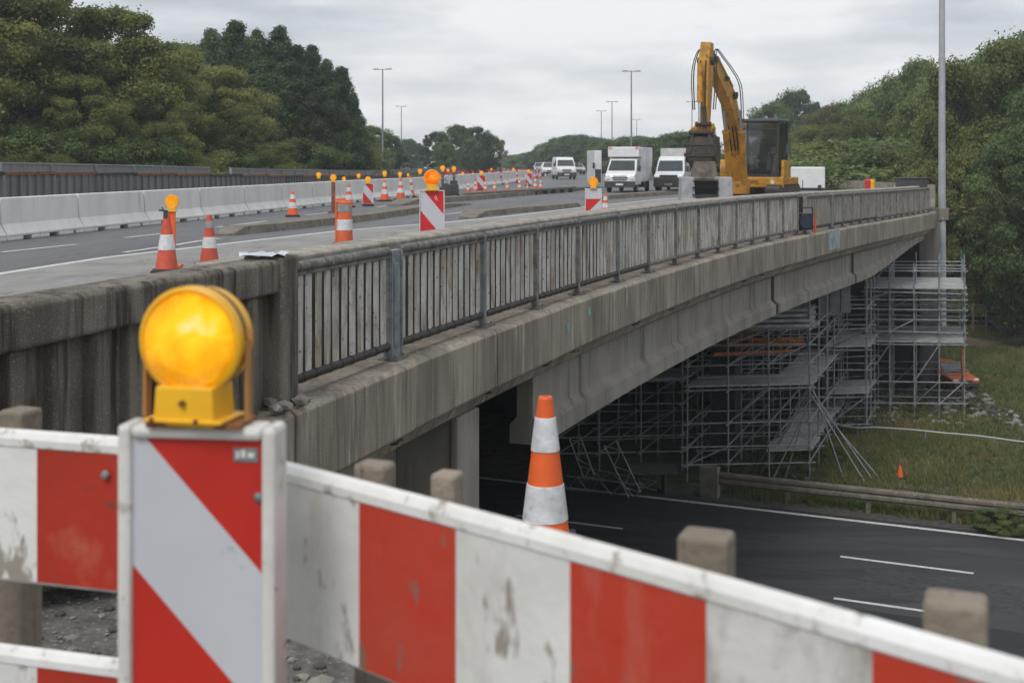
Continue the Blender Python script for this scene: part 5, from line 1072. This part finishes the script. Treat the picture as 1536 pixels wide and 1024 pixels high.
# rubble at the scaffold feet
mb = MB()
for i in range(520):
    x = rnd.uniform(14, 21.5); y = rnd.uniform(52.0, 60); z_ = terr(x, y); rock(mb, (x, y, z_+.05), rnd.choice((.07, .1, .16, .24)), rnd.choice((0, 0, 1)))
for i in range(120): x = rnd.uniform(7, 13); y = rnd.uniform(43, 50); rock(mb, (x, y, LOW+.05), rnd.choice((.05, .09, .14)), rnd.choice((0, 1, 1)))
tag(mb.build('rubble', [stone, stone_d]), kind='stuff', label='broken concrete strewn at the feet of the scaffold tower', cat='rubble')
# dirt path beyond the grass and boulders
line = [P(1440, 0, 73), P(1500, 0, 72.5), P(1600, 0, 71), P(1800, 0, 69)]
mb = MB(); vs = []
for q in line: vs += [(q.x, q.y-1.3, terr(q.x, q.y-1.3)+.05), (q.x, q.y+2.2, terr(q.x, q.y+2.2)+.05)]
mb.add(vs, [(2*i, 2*i+1, 2*i+3, 2*i+2) for i in range(3)]); tag(mb.build('path', dirt), kind='structure')
mb = MB(); vs = []
for i in range(13):
    x = 8.2+i*1.25; yc = (45.2-.414*x+0)/.91 if False else (43.9-.414*x)/.91
    vs += [(x, yc+.15*math.sin(i*1.9), terr(x, yc)+.03), (x, yc+.9+.35*math.sin(i*1.3+1), terr(x, yc+1)+.03)]
mb.add(vs, [(2*i, 2*i+1, 2*i+3, 2*i+2) for i in range(12)]); tag(mb.build('soil_strip', dirt), kind='structure')
mb = MB()
for i in range(26): p = P(rnd.uniform(1495, 1560), 0, rnd.uniform(76, 80)); rock(mb, (p.x, p.y, terr(p.x, p.y)+rnd.uniform(.1, .7)), rnd.uniform(.4, .9), 0, .7)
tag(mb.build('boulders', stone_d), kind='stuff', label='dark rock pile under the trees at the right edge', cat='rocks')
# wire mesh fence under the right trees
t = empty('wire_fence', (0, 0, 0), label='thin wire fence in the shade under the right trees', cat='fence')
a, b = P(1440, 0, 79), P(1600, 0, 77)
for k in range(9): q = a.lerp(b, k/8); z_ = terr(q.x, q.y); mb = MB(); mb.tube((q.x, q.y, z_), (q.x, q.y, z_+1.7), .05, n=6); mb.build('post', wood, t)
mb = MB()
for k in range(5): z_ = terr(a.x, a.y); mb.tube((a.x, a.y, z_+.3+.33*k), (b.x, b.y, z_+.3+.33*k), .015, n=5)
mb.build('wire', galv, t)

# ------------------------------------------------------------------ grass
def grass(name, n, region, hmin, hmax, label, seed=1):
    rg = np.random.default_rng(seed); V = []; F = []; C = []
    xs_, ys_ = region(rg, n); cnt = 0
    for x, y in zip(xs_, ys_):
        z = terr(x, y); dens = math.sin(x*1.7+y*.6)+math.sin(y*1.3-x*.9)+math.sin(x*.45+1)*1.2
        if rg.random() < .3-.25*dens/3 and dens < .3: continue
        nb = 5; hh = rg.uniform(hmin, hmax)*(1+.3*dens/3)
        for b in range(nb):
            a = rg.uniform(0, 6.28); w_ = rg.uniform(.012, .028); l = rg.uniform(.02, .16); ox, oy = rg.normal(0, .07, 2); h = hh*rg.uniform(.6, 1.1)
            cx_, sx_ = math.cos(a), math.sin(a); k = len(V)
            V += [(x+ox-w_*sx_, y+oy+w_*cx_, z-.02), (x+ox+w_*sx_, y+oy-w_*cx_, z-.02), (x+ox+l*.4*cx_+w_*.6*sx_, y+oy+l*.4*sx_, z+h*.6), (x+ox+l*cx_, y+oy+l*sx_, z+h)]
            F.append((k, k+1, k+2, k+3)); C.append(min(max(.5+.22*dens/2+rg.normal(0, .18), 0), 1))
    me = bpy.data.meshes.new(name); me.from_pydata(V, [], F); at = me.attributes.new('v', 'FLOAT', 'FACE'); at.data.foreach_set('value', C); me.materials.append(grass_m)
    o = bpy.data.objects.new(name, me); col.objects.link(o); tag(o, label, 'grass', kind='stuff')
def attr_mat(name, stops, rough=.6, trans=.42, spec=.3):
    m = bpy.data.materials.new(name); m.use_nodes = True; t = m.node_tree; L = t.links.new; b = t.nodes['Principled BSDF']; out = t.nodes['Material Output']
    at = nn(t, 'ShaderNodeAttribute', attribute_name='v'); cr_ = nn(t, 'ShaderNodeValToRGB'); el_ = cr_.color_ramp.elements
    oi = nn(t, 'ShaderNodeObjectInfo'); ma = nn(t, 'ShaderNodeMath', operation='MULTIPLY_ADD'); ma.inputs[1].default_value = .62; L(oi.outputs['Random'], ma.inputs[0]); L(at.outputs['Fac'], ma.inputs[2]); 
    sb = nn(t, 'ShaderNodeMath', operation='SUBTRACT'); sb.inputs[1].default_value = .3; L(ma.outputs[0], sb.inputs[0])
    L(sb.outputs[0], cr_.inputs[0])
    el_[0].position = 0; el_[0].color = (*stops[0], 1); el_[1].position = 1; el_[1].color = (*stops[-1], 1)
    for i, s_ in enumerate(stops[1:-1]): q = el_.new((i+1)/(len(stops)-1)); q.color = (*s_, 1)
    L(cr_.outputs[0], b.inputs['Base Color']); b.inputs['Roughness'].default_value = rough; b.inputs['Specular IOR Level'].default_value = spec
    tr_ = nn(t, 'ShaderNodeBsdfTranslucent'); L(cr_.outputs[0], tr_.inputs[0]); mx = nn(t, 'ShaderNodeMixShader'); mx.inputs[0].default_value = trans
    L(b.outputs[0], mx.inputs[1]); L(tr_.outputs[0], mx.inputs[2]); L(mx.outputs[0], out.inputs[0]); MC[name] = m; return m
grass_m = attr_mat('grass_blades', [(.055, .085, .024), (.1, .135, .036), (.155, .165, .055), (.27, .235, .1)])
def reg1(rg, n):
    x = rg.uniform(7.5, 36, n); s_ = 41.2+rg.random(n)**1.15*44; y = (s_-.414*x)/.91; k = (y < 84) & ((y < 71.5) | (y > 75.5)); return x[k], y[k]
grass('grass', 36000, reg1, .10, .34, 'rough green and straw grass on the low ground beyond the guardrail')
def reg2(rg, n):
    x = rg.uniform(7, 28, n); y = (40.6+rg.random(n)*1.3-.414*x)/.91; return x, y
grass('grass', 2600, reg2, .15, .4, 'weeds growing along the foot of the guardrail', 3)

# ------------------------------------------------------------------ trees
def crown_mesh(name, seed, rx, rz_, zc, nl, leaf, shape='round', nclump=90, mat=None, csr=(.09, .22), droop=.0):
    rg = np.random.default_rng(seed)
    # clump centres over an uneven envelope
    th = rg.uniform(0, 2*np.pi, nclump); u = rg.uniform(-1, 1, nclump)
    if shape == 'poplar': u = rg.uniform(-1, 1, nclump); prof = np.clip(1.05-1.0*((u+1)/2)**1.1, .05, 1)*np.where(u < -.8, .7, 1)
    else: prof = np.sqrt(np.clip(1-np.abs(u)**2.4, 0.02, 1))
    lump = 1+.2*np.sin(3*th+seed)+.15*np.sin(5*th+4*u+seed*2)
    rad = prof*rx*lump*rg.uniform(.3, 1.12, nclump)**.5
    C = np.stack([rad*np.cos(th), rad*np.sin(th), zc+u*rz_], 1)
    cs = rg.uniform(csr[0], csr[1], nclump)*rx*(np.clip(.62+.5*prof, .62, 1) if shape == 'poplar' else 1)
    idx = rg.integers(0, nclump, nl)
    d = rg.normal(size=(nl, 3)); d /= np.linalg.norm(d, axis=1)[:, None]
    r = rg.random(nl)**.38
    sc_ = np.stack([cs[idx]*1.25, cs[idx]*1.25, cs[idx]*(.72 if shape != 'poplar' else 1.0)], 1)
    Pp = C[idx]+d*r[:, None]*sc_
    Pp[:, 2] -= droop*np.linalg.norm(Pp[:, :2]-C[idx][:, :2], axis=1)
    Pp += rg.normal(0, .018*rx, (nl, 3))*(1+1.5*(rg.random((nl, 1)) < .2))
    n_ = d*.7+np.array([0, 0, .55])+rg.normal(0, .55, (nl, 3)); n_ /= np.linalg.norm(n_, axis=1)[:, None]
    a = np.cross(n_, rg.normal(size=(nl, 3))); a /= np.linalg.norm(a, axis=1)[:, None]; b = np.cross(n_, a)
    L_ = leaf*rg.uniform(.6, 1.4, nl)[:, None]; 
    V = np.stack([Pp-a*L_, Pp+b*L_*.55+n_*L_*.1, Pp+a*L_, Pp-b*L_*.55+n_*L_*.1], 1).reshape(-1, 3)
    me = bpy.data.meshes.new(name); me.vertices.add(nl*4); me.vertices.foreach_set('co', V.ravel()); me.loops.add(nl*4); me.loops.foreach_set('vertex_index', np.arange(nl*4))
    me.polygons.add(nl); me.polygons.foreach_set('loop_start', np.arange(0, nl*4, 4)); me.polygons.foreach_set('loop_total', np.full(nl, 4)); me.update()
    tone = rg.normal(.5, .17, nclump); v = np.clip(tone[idx]+rg.normal(0, .17, nl), 0, 1)
    at = me.attributes.new('v', 'FLOAT', 'FACE'); at.data.foreach_set('value', v.astype(np.float32)); me.materials.append(mat); me.validate(); return me
olive = attr_mat('olive_leaves', [(0.077, 0.102, 0.025), (0.138, 0.168, 0.044), (0.210, 0.237, 0.064), (0.292, 0.292, 0.091)])
deep = attr_mat('deep_green_leaves', [(0.054, 0.090, 0.030), (0.099, 0.152, 0.049), (0.154, 0.216, 0.070), (0.227, 0.288, 0.093)])
blueg = attr_mat('blue_green_leaves', [(0.036, 0.069, 0.034), (0.066, 0.112, 0.055), (0.096, 0.152, 0.069), (0.143, 0.204, 0.091)])
autumn = attr_mat('turning_leaves', [(0.073, 0.077, 0.029), (0.119, 0.125, 0.040), (0.165, 0.152, 0.051), (0.198, 0.158, 0.059)])
def trunk_mesh(h, r, seed, spread, n=7, leader=1.0):
    rr_ = random.Random(seed); mb = MB(); pts = [Vector((0, 0, -.3))]
    for k in range(1, 6): pts.append(Vector((rr_.uniform(-.12, .12)*k*.4, rr_.uniform(-.12, .12)*k*.4, h*leader*k/5)))
    for k in range(5): mb.tube(pts[k], pts[k+1], r*(1-.17*k), r*(1-.17*(k+1)), n=8)
    for k in range(n*2):
        z = h*rr_.uniform(.25, .85); a = rr_.uniform(0, 6.28); b0 = pts[0].lerp(pts[-1], z/h); l = spread*rr_.uniform(.5, .95)*(1-.4*z/h)
        m1 = b0+Vector((math.cos(a)*l*.5, math.sin(a)*l*.5, l*.3)); m2 = b0+Vector((math.cos(a+.2)*l, math.sin(a+.2)*l, l*.75)); mb.tube(b0, m1, r*.38, r*.24, n=6); mb.tube(m1, m2, r*.24, r*.07, n=6)
    return mb
TP = {}
def tree_proto(kind, i):
    key = (kind, i)
    if key in TP: return TP[key]
    sd = i*11+{'round': 1, 'poplar': 2, 'bush': 3, 'far': 4}[kind]
    if kind == 'round': cm_ = [(4.3, 4.6, 6.1, 88000, .1, 'round', 135, (olive, deep, autumn)[i % 3]), ][0]
    elif kind == 'poplar': cm_ = (2.7, 5.8, 6.3, 56000, .095, 'poplar', 190, blueg)
    elif kind == 'bush': cm_ = (2.6, 1.7, 1.6, 40000, .058, 'round', 80, (olive, deep)[i % 2])
    else: cm_ = (4.4, 4.7, 4.7, 32000, .15, 'round', 150, (deep, blueg)[i % 2])
    me = crown_mesh('crown', sd, *cm_[:6], nclump=cm_[6], mat=cm_[7], csr=(.08, .25) if kind != 'poplar' else (.12, .3))
    h = cm_[2]+cm_[1]*.6; tm = trunk_mesh(h, .24 if kind != 'bush' else .1, sd, cm_[0]*.9)
    tr_ = tm.build('trunk', bark); tme = tr_.data; bpy.data.objects.remove(tr_); TP[key] = (me, tme, cm_[2]+cm_[1]*1.15); return TP[key]
def tree(kind, i, px, ytop, Y, z0=0., wide=1.0, label='', group=None, X=None, name=None):
    me, tme, H0 = tree_proto(kind, i); ztop = CZ+(HY-ytop)*Y/FP; s_ = (ztop-z0)/H0; x = (px-768)*Y/FP if X is None else X
    t = empty(name or {'bush': 'shrub'}.get(kind, 'tree'), (x, Y, z0), rnd.uniform(0, 6.28), label, {'bush': 'shrub'}.get(kind, 'tree'), group); t.scale = (s_*wide, s_*wide, s_)
    for nm, m_ in (('trunk', tme), ('crown', me)): o = bpy.data.objects.new(nm, m_); col.objects.link(o); o.parent = t
    return t
GL = 'trees behind the left fence'; GR = 'trees right of the bridge'; GF = 'distant trees on the horizon'
for i, (k_, v_, px_, ty, Y_, wd_, lab) in enumerate((
    ('round', 0, -60, -40, 55, 1.1, 'olive tree cut by the left edge of the photo'), ('round', 3, 60, -25, 60, 1.1, 'tall olive tree reaching the top edge of the photo at left'), ('round', 0, 165, 6, 62, 1.05, 'rounded olive tree, third from the left edge'),
    ('round', 1, 10, -5, 72, 1.0, 'dark green tree behind the leftmost olive trees'), ('round', 1, 215, 55, 72, 1.0, 'dark tree in the dip of the left skyline'), ('round', 3, 290, 62, 80, 1.05, 'olive tree under the dip of the left skyline'),
    ('round', 0, 330, 95, 72, .95, 'lighter olive tree in front of the tall narrow trees'), ('round', 1, 395, 70, 84, 1.0, 'green tree before the narrow trees, centre of the left group'), ('round', 0, 120, 110, 56, 1.0, 'low olive tree at the fence near the left edge'),
    ('round', 1, 455, 120, 86, .85, 'dark green tree at the foot of the narrow trees'), ('round', 0, 350, 160, 66, .9, 'low broad olive tree at the fence, centre of the left group'),
    ('round', 3, 240, 140, 60, .9, 'low olive tree at the fence below the skyline dip'))):
    tree(k_, v_, px_, ty, Y_+14, 0, wd_*.95, lab, GL)
for i, (px_, ty, Y_) in enumerate(((262, 54, 90), (318, 32, 92), (352, 20, 95), (385, 33, 94), (418, 28, 95), (445, 58, 97), (468, 58, 96), (490, 80, 98), (513, 92, 100), (530, 132, 102))):
    tree('poplar', i % 3, px_, ty, Y_, 0, .95+.1*(i % 3), '%s narrow dark tree from the left in the tall upright row' % ordn[i], 'narrow trees left of the lamp')
bush_labels = ['first', 'second', 'third', 'fourth', 'fifth', 'sixth', 'seventh', 'eighth', 'ninth', 'tenth', 'eleventh']
for i, (px_, ty, Y_) in enumerate(((-30, 190, 47), (40, 175, 49), (120, 200, 52), (190, 185, 53), (260, 195, 56), (325, 205, 60), (390, 200, 66), (440, 196, 72), (490, 200, 80), (530, 208, 86), (60, 215, 45))):
    tree('bush', i % 2, px_, ty+12, Y_*1.12+12, 0, 1.25, '%s shrub along the left fence counted from the left' % bush_labels[i], 'shrubs along the left fence')
for i, (px_, ty, Y_) in enumerate(((553, 186, 150), (580, 200, 165), (538, 195, 140), (612, 207, 260), (625, 215, 300), (655, 196, 205), (685, 185, 200), (715, 188, 205), (735, 200, 210), (705, 205, 190), (668, 212, 195))):
    tree('far', i % 2, px_, ty, Y_, 0, 1.0 if Y_ < 180 or Y_ > 230 else .8, '%s far tree from the left between the left lamps and the road gap' % ordn[i], GF)
n_ = 0
for i in range(20):
    u = i/19; px_ = 772+u*260; ty = [232, 229, 226, 222, 212, 205, 202, 200, 203, 205, 207, 209, 206, 202, 203, 205, 206, 200, 196, 195][i]; Y_ = 330-180*u+rnd.uniform(-8, 8)
    tree('far', i % 2, px_, ty, Y_, -1, 1.3, '%s distant tree from the left right of the road gap' % ordn[i], GF)
for i in range(9):
    tree('far', (i+1) % 2, 748+i*9, [236, 234, 232, 231, 230, 229, 228, 226, 225][i], 405-i*8, -1, 1.5, '%s hazy farthest tree from the left at the road end' % ordn[i], 'farthest hazy trees')
# right of the bridge
for i, (k_, v_, px_, ty, Y_, z_, wd_, lab) in enumerate((
    ('far', 0, 1165, 148, 190, -2, .8, 'far tree just right of the excavator cab'), ('far', 1, 1195, 139, 185, -2, .8, 'highest far tree right of the excavator'), ('far', 0, 1225, 158, 170, -2, .8, 'far tree at the start of the right hand wood'),
    ('round', 2, 1252, 158, 135, -4, .95, 'brownish tree at the left end of the right wood'), ('round', 5, 1275, 150, 130, -4, .9, 'reddish tree, second at the left end of the right wood'), ('round', 1, 1305, 145, 125, -4, .9, 'dark tree left of the lobed high crown'),
    ('round', 0, 1215, 180, 130, -4, .8, 'low olive tree behind the white trailer'), ('round', 4, 1250, 185, 115, -5, .8, 'low green tree right of the white trailer'), ('round', 3, 1300, 180, 110, -5, .8, 'pale olive tree above the far parapet'),
    ('round', 1, 1345, 102, 118, -6, .8, 'high lobed crown left of the lamp column'), ('round', 4, 1385, 90, 115, -7, .8, 'highest crown directly left of the lamp column'), ('round', 0, 1350, 165, 100, -7, .75, 'lower olive crown left of the lamp column'),
    ('round', 1, 1425, 112, 100, -8, .75, 'crown right behind the lamp column'), ('round', 4, 1462, 80, 90, -8.6, .75, 'tall tree right of the lamp column'), ('round', 3, 1500, 52, 88, -8.6, .8, 'tall olive green tree near the right edge'), ('round', 1, 1560, 45, 84, -8.6, .85, 'tall tree cut by the right edge'),
    ('round', 0, 1440, 175, 82, -8.7, .7, 'lower tree right of the lamp column base'), ('round', 4, 1490, 205, 78, -8.7, .72, 'dark tree with branches hanging over the shade'), ('round', 1, 1545, 170, 76, -8.7, .75, 'leafy tree at the right edge above the rocks'),
    ('round', 1, 1415, 260, 79, -8.7, .65, 'dark low tree behind the end of the bridge'), ('round', 4, 1640, 60, 80, -8.7, 1, 'outermost tree beyond the right edge'),
    ('round', 1, 1460, 290, 84, -8.7, .8, 'shaded low tree under the taller right trees'), ('round', 4, 1520, 280, 83, -8.7, .8, 'shaded low tree behind the wire fence'))):
    tree(k_, v_, px_, ty+[0, -9, 7, -5, 10, -12, 4][i % 7]*(1 if ty < 200 else 0), Y_+[0, 6, -4, 9][i % 4], z_, wd_*[.9, .74, .82][i % 3], lab, GR)
for i, (px_, ty, Y_) in enumerate(((1412, 400, 84), (1445, 395, 85), (1480, 400, 84), (1520, 405, 84), (1560, 400, 83), (1430, 365, 90), (1500, 370, 90))):
    tree('bush', i % 2, px_, ty, Y_, -8.7, 1.6, '%s dark undergrowth bush beneath the right trees' % ordn[i], 'undergrowth under the right trees')
for i in range(9):
    px_ = 1195+i*24; tree('bush', i % 2, px_, 214+rnd.uniform(-8, 8), 104-i*1.5, -4, 1.7, '%s hedge shrub in the strip behind the far parapet' % ordn[i], 'hedge behind the far parapet')
# bramble clumps beside the guardrail
for i, (px_, by, hh) in enumerate(((1180, 712, .7), (1110, 716, .5), (1240, 690, .6), (1510, 800, .7), (1370, 640, .5), (1480, 690, .45))):
    p = G(px_, by, LOW); me, tme, H0 = tree_proto('bush', i % 2); t = empty('shrub', (p.x, p.y+.3, LOW), i, '%s low weed clump from the left on the low grass' % ordn[[0, 1, 2, 5, 3, 4][i]], 'shrub', 'weed clumps'); t.scale = (hh/H0*1.6, hh/H0*1.6, hh/H0)
    for nm, m_ in (('trunk', tme), ('crown', me)): o = bpy.data.objects.new(nm, m_); col.objects.link(o); o.parent = t

# ------------------------------------------------------------------ haze
mb = MB(); mb.box((0, 205, 14), (600, 450, 48)); hz = mb.build('haze', [], None); hm = bpy.data.materials.new('haze'); hm.use_nodes = True; t_ = hm.node_tree; t_.nodes.clear()
o_ = nn(t_, 'ShaderNodeOutputMaterial'); v_ = nn(t_, 'ShaderNodeVolumePrincipled'); v_.inputs['Color'].default_value = (.86, .91, .97, 1); v_.inputs['Density'].default_value = .00055; v_.inputs['Anisotropy'].default_value = .0
t_.links.new(v_.outputs[0], o_.inputs['Volume']); hz.data.materials.append(hm); tag(hz, kind='stuff')
